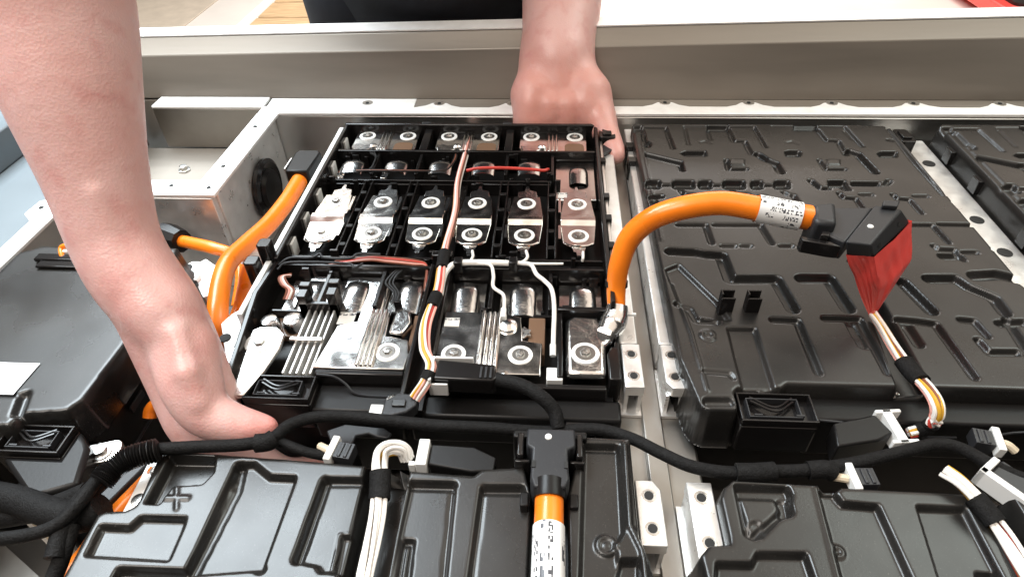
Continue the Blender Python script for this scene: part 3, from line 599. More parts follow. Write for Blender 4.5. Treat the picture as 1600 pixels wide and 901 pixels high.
# row C-D: six humped bridge busbars
def hump_mesh():
    hw = .0155; prof = [(.4335, 0), (.4365, .0), (.4620, .0), (.4640, .0016), (.4665, .0030), (.4720, .0030), (.4745, .0016), (.4765, .0), (.5070, .0)]
    mb = MB(); n = len(prof)
    def half(y): 
        if y < .4345: return hw*.62
        if y < .4375: return hw*.86
        if y > .506: return hw*.80
        return hw*(1.0 if .46 < y < .478 else .97)
    v = []
    for y, h in prof: v += [(-half(y), y, h), (half(y), y, h), (half(y), y, h-.0016), (-half(y), y, h-.0016)]
    f = []
    for i in range(n-1):
        a, b = 4*i, 4*i+4
        for k in range(4): f.append((a+k, a+(k+1) % 4, b+(k+1) % 4, b+k))
    f += [(3, 2, 1, 0), (4*n-4, 4*n-3, 4*n-2, 4*n-1)]
    return mb.add(v, f).mesh('bridge_busbar', 25)
hme = hump_mesh(); tab_me = MB().box(-.0012, .0012, .4405, .4600, -.0045, .0016).mesh('side_tab'); tab2_me = MB().box(-.0012, .0012, .4800, .5020, -.0045, .0016).mesh('side_tab')
clip_me = MB().tube(spline([(-.012, .4375, -.001), (-.0075, .4325, .0002), (0, .4300, .0012), (.0075, .4325, .0002), (.012, .4375, -.001)], 5), .0011, 7).mesh('tongue')
lug_me = MB().prism([(-.006, .4315), (.006, .4315), (.0045, .4245), (.0022, .4235), (.0018, .4190), (-.0018, .4190), (-.0022, .4235), (-.0045, .4245)], -.002, .0004).mesh('wire_lug')
for i, x in enumerate(COLX):
    z = -.0075
    b = link('bridge_busbar', hme, 'busbar', hm, (x, 0, z), .0005)
    for s_ in ((.0161,) if i < 3 else (-.0161,)):
        link('side_tab', tab_me, 'busbar', b, (x+s_, 0, z)); link('side_tab', tab2_me, 'busbar', b, (x+s_, 0, z))
    terminal(x, .4465, z, b, s=1.02); terminal(x, .4955, z, b, s=.98)
    link('tongue', clip_me, 'busbar', b, (x, 0, z)); link('wire_lug', lug_me, 'cell', b, (x, 0, z))
    link('contact_foot', MB().prism([(-.009, .509), (.010, .509), (.0085, .521), (.002, .5235), (.001, .530), (-.0015, .530), (-.003, .522), (-.009, .520)], -.006, -.003).mesh('contact_foot'), 'cell', hm, (x, 0, z), .0004)
# right column cell sheet with printed patch
cs = box('cell_sheet', (.0035, .0440, .512, .5820, -.0245, -.0135), 'busbar', hm, .0015)
obj('cell_cap', foil_cap(.027, .558, .0095, .022, -.0150), 'cell', cs, smooth=60)
def sticker(name, x0, x1, y0, y1, z, parent, mt='sticker', top=None):
    me = bpy.data.meshes.new(name); me.from_pydata([(x0, y0, z), (x1, y0, z), (x1, y1, z), (x0, y1, z)] if top is None else top, [], [(0, 1, 2, 3)]); uv = me.uv_layers.new(name='UVMap')
    for k, q in enumerate(((0, 0), (1, 0), (1, 1), (0, 1))): uv.data[k].uv = q
    return link(name, me, mt, parent)
M['code_print'] = print_mat('dark_code_print', (.62, .60, .57), 3.2, 3, .45)
sticker('code_patch', .0065, .0185, .514, .5235, -.0129, cs, 'code_print')

# row F: front terminals
z = -.0085
def round_plate(x0, x1, y0, y1, r, z0, z1): return MB().prism(rounded(x0, x1, y0, y1, r), z0, z1)
lt = obj('terminal_plate', MB().prism([(-.232, .262), (-.2015, .264), (-.1955, .286), (-.1915, .308), (-.1925, .322), (-.2000, .3290), (-.2135, .3290), (-.2220, .322), (-.2265, .305)], z-.004, z), 'busbar', hm, .001)
terminal(-.208, .3125, z, lt, 'busbar', 1.2)
for (x, y, r) in ((-.2110, .339, .0075), (-.1935, .341, .0085)):
    obj('lug_head', MB().lathe([(r, -.026), (r, -.014), (r*.8, -.011), (r*.4, -.0102)], (x, y, 0), 18), 'cell', hm)
box('cell_sheet', (-.218, -.184, .331, .351, -.026, -.0205), 'film', hm, .0006)
for k in range(5): box('cooling_fin', (-.1835+k*.0048, -.1818+k*.0048, .286, .350, -.026, -.0100-.0006*(k % 2)), 'alu_block', hm, .0004)
box('fin_strap', (-.187, -.1625, .3145, .3185, -.010, -.0068), 'steel', hm, .0008)
mp = obj('bridge_busbar', MB().prism([(-.1625, .2905), (-.0985, .2905), (-.0975, .305), (-.1005, .319), (-.1180, .323), (-.1190, .349), (-.1420, .3505), (-.1425, .337), (-.156, .332)], z-.0025, z), 'busbar', hm, .0008)
for dx in (-.1330, -.1297, -.1262, -.1229): box('busbar_ridge', (dx, dx+.0022, .2912, .3485, z, z+.0032), 'busbar', mp, .001)
terminal(-.113, .3065, z, mp)
obj('sense_tab', MB().prism([(-.1165, .326), (-.106, .325), (-.101, .337), (-.104, .349), (-.110, .352), (-.116, .346)], -.016, -.0085), 'cell', hm, .002)
box('cell_sheet', (-.1015, -.097, .300, .350, -.026, -.0135), 'film', hm, .0006)
sticker('code_patch', -.1585, -.146, .3365, .3495, z-.003, mp, 'code_print')
obj('foil_pouch', MB().prism(rounded(-.166, -.128, .353, .397, .004), -.022, -.0150), 'cell', hm, .0022)
obj('foil_pouch', MB().prism(rounded(-.197, -.170, .358, .396, .006), -.022, -.0140), 'cell', hm, .0022)
rp = obj('bridge_busbar', MB().prism([(-.0815, .2890), (-.0045, .2890), (-.0040, .319), (-.018, .3215), (-.020, .345), (-.034, .350), (-.0775, .350), (-.0785, .325), (-.0815, .318)], z-.0025, z), 'busbar', hm, .0008)
for k, dx in enumerate((-.0490, -.0448, -.0412, -.0374)): box('busbar_ridge', (dx, dx+.0026, .2895, .3495, z, z+.0022+.001*(k % 3 == 0)), 'busbar', rp, .001)
terminal(-.066, .3065, z, rp); terminal(-.0190, .307, z, rp)
sticker('code_patch', -.0765, -.0655, .3335, .3425, z+.0005, rp, 'code_print')
obj('sense_bead', MB().lathe([(.0070, z), (.0068, z+.002), (.004, z+.0036), (.0015, z+.0040)], (-.0295, .335, 0), 20), 'cell', rp)
obj('star_washer', MB().prism([((-.0175)+(.0062 if k % 2 else .0040)*math.cos(k*math.pi/6), .331+(.0062 if k % 2 else .0040)*math.sin(k*math.pi/6)) for k in range(12)], -.012, -.0098), 'steel', hm, .0004)
box('cell_sheet', (-.0145, -.002, .312, .350, -.026, -.0130), 'film', hm, .001)
hv = obj('terminal_plate', MB().prism([(.0125, .289), (.0400, .289), (.0410, .318), (.0455, .322), (.0500, .330), (.0480, .3375), (.0400, .338), (.0380, .3465), (.0175, .348), (.0125, .342)], -.0140, z+.0015), 'cell', hm, .0045)
terminal(.0262, .3085, z+.0017, hv, 'alu_block', 1.15)
box('terminal_guard', (.0065, .0105, .286, .352, -.026, -.006), 'gloss', hm, .0008)
box('terminal_guard', (.0065, .0440, .3485, .3525, -.026, -.003), 'gloss', hm, .0008)
obj('terminal_guard', MB().prism([(.0415, .286), (.0500, .286), (.0500, .322), (.0470, .322), (.0470, .3165), (.0445, .3165), (.0415, .310)], -.030, -.0075), 'gloss', hm, .0012)
box('ground_lug', (-.0005, .0105, .284, .2955, -.020, -.0075), 'ring', hm, .0008)
# small tower with two hooked posts
tw = obj('clip_tower', MB().box(-.1905, -.1600, .3500, .3535, -.022, -.004).box(-.1905, -.1835, .350, .362, -.022, .0030).box(-.1670, -.1600, .350, .362, -.022, .0060), 'gloss', hm, .0006)
box('tower_hook', (-.1915, -.1825, .3600, .3660, -.006, .0050), 'gloss', tw, .001); box('tower_hook', (-.1680, -.1590, .3600, .3660, -.004, .0085), 'gloss', tw, .001)
# looped wire spring along the left duct
obj('retainer_rail', MB().tube(spline([(-.221, .396, -.004), (-.214, .404, -.003), (-.196, .405, -.003), (-.190, .409, -.002), (-.185, .405, -.003), (-.164, .405, -.003), (-.158, .411, -.003), (-.140, .412, -.004)], 6), .0011, 7), 'grey_plastic', hm)
obj('retainer_rail', MB().tube(spline([(-.220, .390, -.004), (-.212, .3985, -.003), (-.165, .3985, -.003), (-.158, .394, -.004), (-.152, .400, -.004)], 6), .0009, 7), 'grey_plastic', hm)
snap_socket(hm, -.203, -.157, .262, .2835, -.009)
for (x, y, zt) in ((-.232, .405, .012), (-.240, .392, .004)):
    obj('lift_tab', MB().prism(rounded(x-.0055, x+.0055, y-.006, y+.006, .003), -.03, zt), 'gloss', hm, .001)
# far right corner latch
obj('corner_latch', MB().prism(rounded(.050, .0665, .612, .634, .003), -.03, -.001).prism(rounded(.053, .0625, .616, .628, .002), -.001, .0008), 'gloss', hm, .0006)
obj('latch_foot', MB().prism([(.050, .588), (.062, .600), (.0660, .611), (.050, .611)], -.012, -.009), 'grey_plastic', hm, .0008)

# ================================================================== WIRES AND CABLES
def wire_bundle(root, pts, cols, r=.0011, spread=.003, n=8, twist=1.5, seed=0, flat=1.0):
    rg = random.Random(seed); P = spline(pts, n); t = np.gradient(P, axis=0); t /= np.linalg.norm(t, axis=1)[:, None]
    side = np.cross(t, (0, 0, 1.)); side /= np.linalg.norm(side, axis=1)[:, None]+1e-9; up = np.cross(side, t)
    s_ = np.linspace(0, 1, len(P))
    for k, c in enumerate(cols):
        a0 = 2*math.pi*k/len(cols)+rg.uniform(-.3, .3); rad = spread*(.35+.65*rg.random()) if len(cols) > 5 else spread
        ang = a0+twist*s_+.35*np.sin(s_*7+k); off_ = side*(rad*np.cos(ang))[:, None]+up*(rad*flat*np.sin(ang))[:, None]
        obj('wire', MB().tube(P+off_, r, 7), c, root)
def wrap(root, pts, r, mt='tape', name='tape_wrap', n=6): return obj(name, MB().tube(spline(pts, n), r, 14), mt, root)

# cell sense harness lying down the middle of the open module
wh = thing('wire_harness', 'pink and white wire loom running down the middle of the open module', 'wire loom', (-.085, .26, -.02))
hp = [U(*p) for p in ((736, 205, -.016), (728, 240, -.007), (716, 285, -.005), (712, 330, -.005), (697, 385, -.003), (690, 420, .000), (684, 455, .002), (666, 505, .003), (664, 545, .005), (673, 572, .007), (664, 598, .004), (648, 622, -.003))]
wire_bundle(wh, hp, ['pink_wire', 'white_wire', 'red_wire', 'pink_wire', 'brown_wire', 'white_wire', 'pink_wire', 'red_wire', 'white_wire', 'yellow_wire'], .00105, .0034, 8, 2.0, 3)
q = spline(hp, 8)
wrap(wh, [q[i] for i in (34, 37, 40)], .0050, 'tape', 'cable_clip'); wrap(wh, [q[i] for i in (49, 52)], .0048); wrap(wh, [q[i] for i in (75, 77, 79)], .0046)
box('cable_clip', (-.0965, -.0795, .4075, .4145, -.012, -.0005), 'gloss', wh, .001)
e = U(648, 622, -.003)
cb = obj('connector', MB().prism([(-.104, .2450), (-.0885, .2500), (-.0830, .2560), (-.0835, .2640), (-.0960, .2655), (-.1040, .2585)], -.012, -.0025), 'grey_plastic', wh, .001)
box('latch', (-.0985, -.0900, .2535, .2590, -.0024, -.0010), 'gloss', cb, .0004); box('white_latch', (-.1130, -.1045, .2470, .2570, -.010, -.0045), 'white_pl', cb, .0006)
# brown wires in the left duct
bw = thing('wire_harness', 'thin brown wires lying in the left half duct of the open module', 'wire loom', (-.15, .405, -.014))
for k, (c, dy) in enumerate((('brown_wire', 0), ('red_wire', .0018), ('brown_wire', .0035), ('pink_wire', -.0016), ('brown_wire', -.003))):
    obj('wire', MB().tube(spline([(-.172-.004*k, .4085+dy, -.012), (-.152, .4115+dy*.8, -.0085), (-.135, .4105+dy, -.0085), (-.112, .4075+dy, -.0085), (-.101, .404+dy*.5, -.009), (-.0985, .392-.003*k, -.010), (-.0965, .372, -.011)], 6), .0008, 6), c, bw)
for k in range(3):
    obj('wire', MB().tube(spline([(-.122+.002*k, .402, -.009), (-.1285+.0025*k, .392, -.010), (-.1305+.003*k, .383, -.011), (-.122+.002*k, .372, -.0105), (-.121+.0015*k, .362, -.012)], 6), .0009, 6), ('grey_wire', 'black_wire', 'brown_wire')[k] if 'grey_wire' in M else 'black_wire', bw)
for k in range(4):
    obj('wire', MB().tube(spline([(-.2105, .392-.001*k, -.010), (-.2165+.0015*k, .383, -.006), (-.2120+.002*k, .374, -.006), (-.2060+.002*k, .369, -.007), (-.2065+.002*k, .361, -.010)], 6), .0009, 6), ('brown_wire', 'pink_wire', 'white_wire', 'brown_wire')[k], bw)
# red wire in the back duct
rw = tag(obj('red_wire', MB().tube(spline([(-.083, .5475, -.004), (-.07, .5480, -.0015), (-.045, .5480, -.001), (-.02, .5475, -.002), (-.008, .549, -.004), (-.0035, .5545, -.006), (-.003, .565, -.012)], 8), .0016, 8), 'red_wire'), 'single red wire along the back cross wall of the open module', 'wire')
dw = thing('wire_harness', 'dark wires along the back cross wall left of the red wire', 'wire loom', (-.15, .545, -.01))
for k in range(3): obj('wire', MB().tube(spline([(-.2150, .560-.004*k, -.012), (-.19, .5500-.001*k, -.006), (-.15, .5490-.0012*k, -.005), (-.115, .5480, -.005), (-.103, .553, -.006), (-.099+.001*k, .575, -.006), (-.100, .592, -.007)], 6), .0009, 6), ('black_wire', 'brown_wire', 'black_wire')[k], dw)
for k in range(3): obj('wire', MB().tube(spline([(-.190+.002*k, .592, -.006), (-.186+.002*k, .580, -.004), (-.179, .572, -.004), (-.180, .556, -.006), (-.186, .548, -.008)], 6), .0009, 6), 'black_wire', dw)
# white sense wires, right half
ww = thing('wire_harness', 'glossy white wires branching over the right half of the open module', 'wire loom', (-.03, .4, -.01))
def wv(pts, r=.0013): obj('wire', MB().tube(spline([U(*p) for p in pts], 8), r, 9), 'white_wire', ww)
wv(((688, 462, -.004), (692, 438, -.002), (700, 420, -.001), (716, 411, -.001), (760, 410, -.001), (795, 411, -.001)), .0024)
wv(((795, 411, -.0012), (815, 411, -.001), (830, 414, 0), (838, 428, 0), (850, 438, 0), (862, 452, .000), (866, 480, -.001), (865, 520, -.003), (864, 552, -.006)), .0017)
wv(((745, 411, -.001), (766, 414, 0), (771, 430, 0), (771, 448, -.002), (786, 460, -.003), (788, 475, -.004), (786, 492, -.006)), .0014)
wv(((738, 392, -.008), (739, 400, -.003), (735, 408, -.001)), .0012); wv(((822, 392, -.008), (824, 402, -.003), (815, 410, -.001), (800, 412, -.001)), .0013)
wv(((911, 394, -.008), (911, 402, -.006), (910, 408, -.009)), .0012); wv(((820, 411.5, -.0015), (850, 412, -.002), (880, 412, -.003)), .0010)
for p in ((716, 411), (802, 411)): c = U(*p, -.001); box('wire_clip', (c[0]-.0035, c[0]+.0035, c[1]-.004, c[1]+.004, -.008, .0025), 'gloss', ww, .0008)
for (a, b) in (((864, 538, -.004), (864, 556, -.0065)), ((787, 482, -.005), (786, 496, -.007))): obj('crimp', MB().tube([U(*a), U(*b)], .0022, 10), 'white_pl', ww)

# --------------------------------------------------------------- high-voltage cables
def sleeve(root, pts, r, n=10, name='printed_sleeve'):
    P = spline(pts, n); mb = MB().tube(P, r, 24, caps=False); me = mb.mesh(name); uv = me.uv_layers.new(name='UVMap'); m_ = len(P)
    for pl_ in me.polygons:
        i, k = divmod(pl_.index, 24)
        for j, (a, b) in enumerate(((0, 0), (0, 1), (1, 1), (1, 0))): uv.data[pl_.loop_start+j].uv = ((i+a)/(m_-1), (k+b)/24)
    return link(name, me, 'sleeve_print', root)
hc = thing('high_voltage_cable', 'thick orange cable arching from the open module to a black plug over the right module', 'cable', tuple(U(965, 500, -.02)))
cp = [U(*p) for p in ((962, 496, -.004), (963, 478, .002), (963, 450, .012), (968, 412, .030), (984, 372, .048), (1018, 342, .064), (1066, 325, .074), (1125, 317.5, .078), (1180, 325, .078), (1232, 335, .076), (1264, 340, .074))]
q = spline(cp, 12); obj('sheath', MB().tube(q, np.interp(np.linspace(0, 1, len(q)), (0, .12, .4, 1), (.0060, .0066, .0080, .0083)), 24), 'orange', hc)
sleeve(hc, [U(*p) for p in ((1182, 325.5, .078), (1206, 330, .077), (1226, 334, .076), (1250, 338, .0755))], .0093)
obj('heat_shrink', MB().tube(spline([U(*p) for p in ((948, 522, -.007), (957, 506, -.005), (963, 491, -.001), (965, 477, .003))], 5), np.interp(np.arange(16), (0, 5, 10, 15), (.0075, .0100, .0088, .0074)), 18), 'cell', hc)
c = U(964, 440, .017); ct = obj('cable_tie', MB().tube(spline([U(*p) for p in ((963, 447, .012), (963.5, 438, .016))], 3), .0083, 20), 'plastic', hc)
box('tie_bracket', (.0445, .0475, .340, .3535, -.020, .014), 'plastic', hc, .0006); box('tie_tail', (.0478, .0640, .3440, .3462, -.004, -.0020), 'white_pl', hc, .0003)
# its plug, capped with red film
def frame_from(px0, z0, px1, z1, roll=0):
    a = U(*px0, z0); b = U(*px1, z1); x = nrm(b-a); u = np.array((0, 0, 1.)); y = nrm(np.cross(u, x)); zz = np.cross(x, y); return a, x, y, zz
def oriented(mb, o, x, y, z_):
    mb.v = [tuple(o+p[0]*x+p[1]*y+p[2]*z_) for p in mb.v]; return mb
pz = .0745
def px_prism(pts, z0, z1): return MB().prism([(U(*p, pz)[0], U(*p, pz)[1]) for p in pts], z0, z1)
pg = obj('plug_neck', px_prism(((1260, 341), (1284, 322), (1366, 321), (1322, 376), (1268, 353)), pz-.0155, pz-.0012), 'grey_plastic', hc, .0014)
obj('neck_collar', px_prism(((1266, 331), (1302, 327), (1304, 362), (1268, 358)), pz-.010, pz+.0065), 'grey_plastic', pg, .003)
obj('neck_lever', px_prism(((1252, 362), (1300, 371), (1318, 379), (1300, 377), (1256, 369)), pz-.013, pz-.003), 'gloss', pg, .0008)
obj('neck_lever', px_prism(((1284, 362), (1297, 364), (1295, 371), (1282, 369)), pz-.010, pz+.0012), 'gloss', pg, .0006)
HP = [U(*p, pz) for p in ((1320, 377), (1361, 383), (1409, 327), (1366, 320))]
zb = pz-.0125; HB = [U(*p, zb) for p in ((1322, 400), (1365, 403), (1423, 348), (1382, 338))]
ph = obj('plug_head', MB().add(HP+HB, [(0, 1, 2, 3), (7, 6, 5, 4), (0, 4, 5, 1), (1, 5, 6, 2), (2, 6, 7, 3), (3, 7, 4, 0)]), 'grey_plastic', hc, .0014)
hcx = sum(HP)/4
hbx = sum(HB)/4
obj('plug_skirt', MB().prism([(hbx[0]+(p[0]-hbx[0])*.93, hbx[1]+(p[1]-hbx[1])*.93) for p in HB], pz-.019, pz-.0127), 'gloss', hc, .001)
obj('lock_tab', px_prism(((1378, 319), (1404, 320), (1400, 329), (1376, 327)), pz+.0002, pz+.0034), 'grey_plastic', ph, .0008)
c = U(1360, 354, pz); obj('seal_dot', MB().lathe([(.0020, pz), (.0018, pz+.0006), (.001, pz+.0008)], (c[0], c[1], 0), 12), 'white_pl', ph)
for t_ in (.14, .72):
    q0 = HP[1]*(1-t_)+HP[2]*t_; q1 = HB[1]*(1-t_)+HB[2]*t_; q2 = HP[1]*(1-t_-.08)+HP[2]*(t_+.08); n_ = nrm(np.cross(q2-q0, q1-q0)); n_ = n_ if n_[2] > 0 else -n_
    obj('key_slot', MB().add([q0*.6+q1*.4+n_*.0006, q0*.35+q1*.65+n_*.0006, q2+(q1-q0)*.65+n_*.0006, q2+(q1-q0)*.4+n_*.0006], [(0, 1, 2, 3)]), 'dark_hole', ph)
# red film bag hanging from the plug head
NB, NR = 80, 26; v = []; f = []
tip = U(1364, 493, .004); MIDP = [U(*p, zz) for p, zz in (((1337, 440), .038), ((1376, 452), .034), ((1425, 406), .034), ((1392, 392), .036))]
for i in range(NR+1):
    t = i/NR
    for k in range(NB):
        s_ = k/NB*4; e_ = int(s_); fz = s_-e_; L2 = lambda A: A[e_]*(1-fz)+A[(e_+1) % 4]*fz
        p0 = L2(HB)+np.array((0, 0, .0015)); pm = L2(MIDP); out = nrm((p0-hbx)*np.array((1, 1, 0))); p0 = p0+out*.0008
        td = .60
        if t < td: a_ = t/td; p = p0*(1-a_)+pm*a_
        else: b_ = (t-td)/(1-td); p = pm*(1-b_)+(tip+(p0-hbx)*np.array((1, 1, 0))*.09)*b_
        w_ = math.sin(math.pi*min(1, .05+t*.9)); fold = (.0011*math.sin(k*.42+2.2*t)+.0006*math.sin(k*1.3-6*t+1)+.0010*math.sin(k*.25+9*t))*w_*(1-.5*t)
        v.append(p+out*fold)
for i in range(NR):
    for k in range(NB): f.append((i*NB+k, (i+1)*NB+k, (i+1)*NB+(k+1) % NB, i*NB+(k+1) % NB))
f.append(tuple(NR*NB+k for k in range(NB)))
tag(obj('red_film_cap', MB().add(v, f), 'red', None, 0, 50), 'crumpled red plastic film hanging from the black plug onto the right module', 'film cap')

# left orange cables
def cable(label, pts, r, extra=None, n=12, flat=1.0):
    t = thing('high_voltage_cable', label, 'cable', tuple(U(*pts[-1])), 'orange cables at the left of the open module')
    obj('sheath', MB().tube(spline([U(*p) for p in pts], n), r, 22, flat), 'orange', t); return t
oc = cable('thick orange cable rising from behind the wrist to a black plug by the tray wall', ((474, 272, -.022), (450, 312, -.020), (420, 350, -.018), (385, 382, -.014), (356, 412, -.010), (343, 455, -.012), (340, 510, -.022), (345, 560, -.05)), .0080)
a, ax, ay, az = frame_from((469, 280), -.022, (497, 234), -.022)
obj('plug', oriented(MB().prism([(-.004, -.012), (.034, -.014), (.040, -.010), (.040, .010), (.034, .014), (-.004, .012)], -.011, .012), a, ax, ay, az), 'plastic', oc, .002)
obj('plug_clip', oriented(MB().box(.004, .026, .0142, .0165, -.006, .010), a, ax, ay, az), 'alu', oc, .0006)
o2 = cable('thinner orange cable running from the black gland into the cable bundle', ((272, 374, -.034), (300, 380, -.032), (335, 388, -.030), (365, 400, -.034), (378, 430, -.042), (372, 480, -.052)), .0058)
obj('gland', MB().tube([U(256, 370, -.034), U(268, 373, -.034), U(284, 377, -.033)], (.014, .014, .011), 10), 'plastic', o2)
o3 = cable('flattened orange cable behind the thick one, beside the side plate', ((388, 405, -.034), (386, 440, -.034), (378, 480, -.038), (366, 515, -.045), (355, 560, -.060)), .0072)
wr = obj('junction_wrap', MB().tube(spline([U(*p) for p in ((388, 392, -.034), (402, 408, -.033), (408, 424, -.034))], 6), [.012]*4+[.0145]*5+[.011]*4, 18), 'sleeve_white' if 'sleeve_white' in M else 'ring', o3)
o4 = cable('slim orange lead looping out of the left black box behind the forearm', ((150, 392, .002), (125, 385, .008), (104, 384, .008), (96, 388, .006), (98, 402, .002), (103, 418, -.006)), .0022)
o5 = cable('orange lead curving beside the plus marked module, lower left', ((246, 735, -.012), (214, 768, -.015), (185, 798, -.018), (160, 825, -.022), (135, 862, -.026), (100, 905, -.03), (60, 960, -.04)), .0050)
o6 = cable('small orange lead end below the left hand', ((262, 640, -.045), (246, 632, -.045), (236, 640, -.048), (234, 652, -.052)), .0048)
box('lead_plug', (-.270, -.258, .2440, .2500, -.066, -.052), 'beige_conn', o6, .0008)

# front high-voltage plug and cable
fp = thing('high_voltage_cable', 'orange cable with printed white sleeve and black plug, front centre', 'cable', tuple(U(858, 900, 0)))
c0 = U(858, 795, .012); yc = c0[1]; xc = c0[0]
obj('sheath', MB().tube(spline([(xc, .194, .006), (xc, yc, .007), (xc, .15, .007), (xc, .10, .004), (xc, .02, -.004)], 8), .0078, 24), 'orange', fp)
sleeve(fp, [(xc, yc-.0075, .007), (xc, .16, .007), (xc, .14, .0068), (xc, .12, .0055), (xc, .095, .0035)], .0085)
pb_ = obj('plug_body', MB().prism([(xc-.0135, .2285), (xc+.0145, .2285), (xc+.0145, .2165), (xc+.0100, .2145), (xc+.0105, .2000), (xc+.0110, .1960), (xc+.0085, .1900), (xc-.0085, .1900), (xc-.0105, .1960), (xc-.0100, .2145), (xc-.0135, .2165)], -.010, .014), 'grey_plastic', fp, .0014)
for s_ in (-1, 1):
    box('lock_slot', (xc+s_*.0090-.001, xc+s_*.0090+.001, .2020, .2062, .0141, .0146), 'dark_hole', pb_, 0)
    box('side_guard', tuple(sorted((xc+s_*.0150, xc+s_*.0190)))+(.2130, .2290, -.014, .009), 'gloss', fp, .001)
    box('side_guard', tuple(sorted((xc+s_*.0112, xc+s_*.0200)))+(.2105, .2128, -.014, .006), 'gloss', fp, .0008)
    box('side_guard', tuple(sorted((xc+s_*.0112, xc+s_*.0160)))+(.1850, .1935, -.014, .003), 'plastic', fp, .0008)
obj('seal_dot', MB().lathe([(.0021, .0140), (.0019, .0147), (.001, .0149)], (xc-.001, .2225, 0), 12), 'white_pl', pb_)
obj('seal_collar', MB().tube(spline([(xc, .1965, .0085), (xc, .1900, .0080), (xc, .1872, .0075)], 4), .0086, 20), 'plastic', fp)
box('plug_socket', (xc-.022, xc+.022, .2290, .2345, -.03, .004), 'plastic', fp, .0012)

# --------------------------------------------------------------- black harness between the rows
bh = thing('black_harness', 'black taped cable harness lying between the two rows of modules', 'cable harness', tuple(U(600, 660, -.02)))
def hpath(pts, r, name='trunk', mt='tape', n=10, nn=14): return obj(name, MB().tube(spline([U(*p) for p in pts], n), r, nn), mt, bh)
hpath(((-40, 846, .0), (40, 836, .001), (88, 820, .002), (120, 790, .004), (150, 752, .005), (185, 722, .006), (230, 704, .006), (300, 698, .005), (380, 694, .004), (425, 684, .004), (452, 664, .002), (490, 652, -.001), (540, 650, -.003), (600, 656, -.004), (680, 664, -.004), (760, 668, -.006), (850, 674, -.012), (930, 670, -.012), (985, 684, -.010), (1030, 706, -.006), (1080, 728, -.004), (1140, 738, -.003), (1210, 736, -.002), (1260, 734, -.002), (1330, 724, -.004), (1400, 708, -.004), (1460, 694, -.004), (1500, 700, -.004), (1550, 726, -.004), (1600, 748, -.004), (1680, 770, -.004)), .0038)
hpath(((425, 686, .002), (450, 695, -.001), (480, 706, -.004), (510, 712, -.008)), .0030, 'branch')
hpath(((872, 668, -.010), (866, 642, -.004), (846, 620, .002), (815, 602, .004), (775, 592, .003)), .0046, 'branch')
hpath(((84, 872, -.006), (100, 820, -.002), (126, 782, .000), (160, 748, .002)), .0050, 'branch')
hpath(((-30, 770, -.02), (30, 782, -.016), (80, 800, -.012), (130, 808, -.01), (160, 790, -.006)), .0085, 'branch')
hpath(((-30, 812, -.03), (40, 800, -.022), (90, 790, -.018), (140, 770, -.010)), .0070, 'branch')
hpath(((60, 960, -.02), (85, 900, -.014), (100, 860, -.008), (112, 820, -.004)), .0044, 'branch')
P_ = spline([U(*p) for p in ((158, 752, .007), (178, 730, .008), (205, 714, .0085), (248, 702, .008))], 12)
s_ = np.linspace(0, 1, len(P_)*4); P4 = np.stack([np.interp(s_, np.linspace(0, 1, len(P_)), P_[:, k]) for k in range(3)], 1)
obj('corrugated_conduit', MB().tube(P4, .0062+.0011*np.sin(np.arange(len(P4))*1.15), 14), 'black_wire', bh)
hpath(((400, 692, .005), (418, 690, .0052), (428, 684, .0052)), .0056, 'tape_wrap'); hpath(((1150, 738, -.002), (1180, 738, -.001), (1210, 736, -.001)), .0056, 'tape_wrap'); hpath(((1262, 735, -.003), (1290, 733, -.002), (1300, 738, -.004)), .0054, 'tape_wrap')
# grey-framed plug of the branch in front of the open module
pc = obj('plug', MB().prism([(-.0735, .2700), (-.0350, .2690), (-.0320, .2720), (-.0340, .2830), (-.0720, .2865)], -.006, .0075), 'gloss', bh, .0012)
obj('plug_frame', MB().box(-.0765, -.0745, .2675, .2885, -.007, .0085).box(-.0745, -.0490, .2868, .2885, -.001, .0085).box(-.0745, -.0640, .2675, .2690, -.007, .004), 'ring', pc, .0005)
for k in range(3): box('grip_rib', (-.0435+k*.0032, -.0420+k*.0032, .2705, .2800, .0076, .0088), 'grey_plastic', pc, .0003)
obj('plug_crimp', MB().tube(spline([(-.034, .277, .001), (-.030, .2765, .002), (-.0265, .276, .003)], 4), .0044, 12), 'steel', pc)

# --------------------------------------------------------------- looms with white wires
def loom(label, pts, cols, taps, sp=.0048, r=.0012, seed=1, flat=.7, twist=.7):
    t = thing('wire_harness', label, 'wire loom', tuple(U(*pts[-1])))
    W = [U(*p) for p in pts]; wire_bundle(t, W, cols, r, sp, 8, twist, seed, flat)
    q = spline(W, 8)
    for a, b, rr in taps: obj('tape_wrap', MB().tube(q[a:b], rr, 14, .8), 'tape', t)
    return t
W10 = ['white_wire']*9
l1 = loom('white wire loom in the lid channel of the plus marked module', ((636, 716, -.006), (628, 702, .001), (612, 699, .004), (598, 706, .004), (594, 724, .001), (594, 750, -.002), (591, 800, -.005), (582, 850, -.006), (571, 900, -.007), (560, 970, -.010), (546, 1060, -.014)), W10+['yellow_wire', 'yellow_wire', 'black_wire', 'white_wire'], ((36, 46, .0062),), .0046, .00125, 5)
cn = obj('connector', MB().prism([(-.0690, .2130), (-.0430, .2090), (-.0300, .2100), (-.0290, .2190), (-.0430, .2260), (-.0690, .2270)], -.016, -.003), 'plastic', l1, .001)
obj('white_latch', MB().box(-.0760, -.0695, .2105, .2285, -.012, .0000).box(-.0800, -.0762, .2105, .2135, -.010, -.001), 'white_pl', cn, .0006)
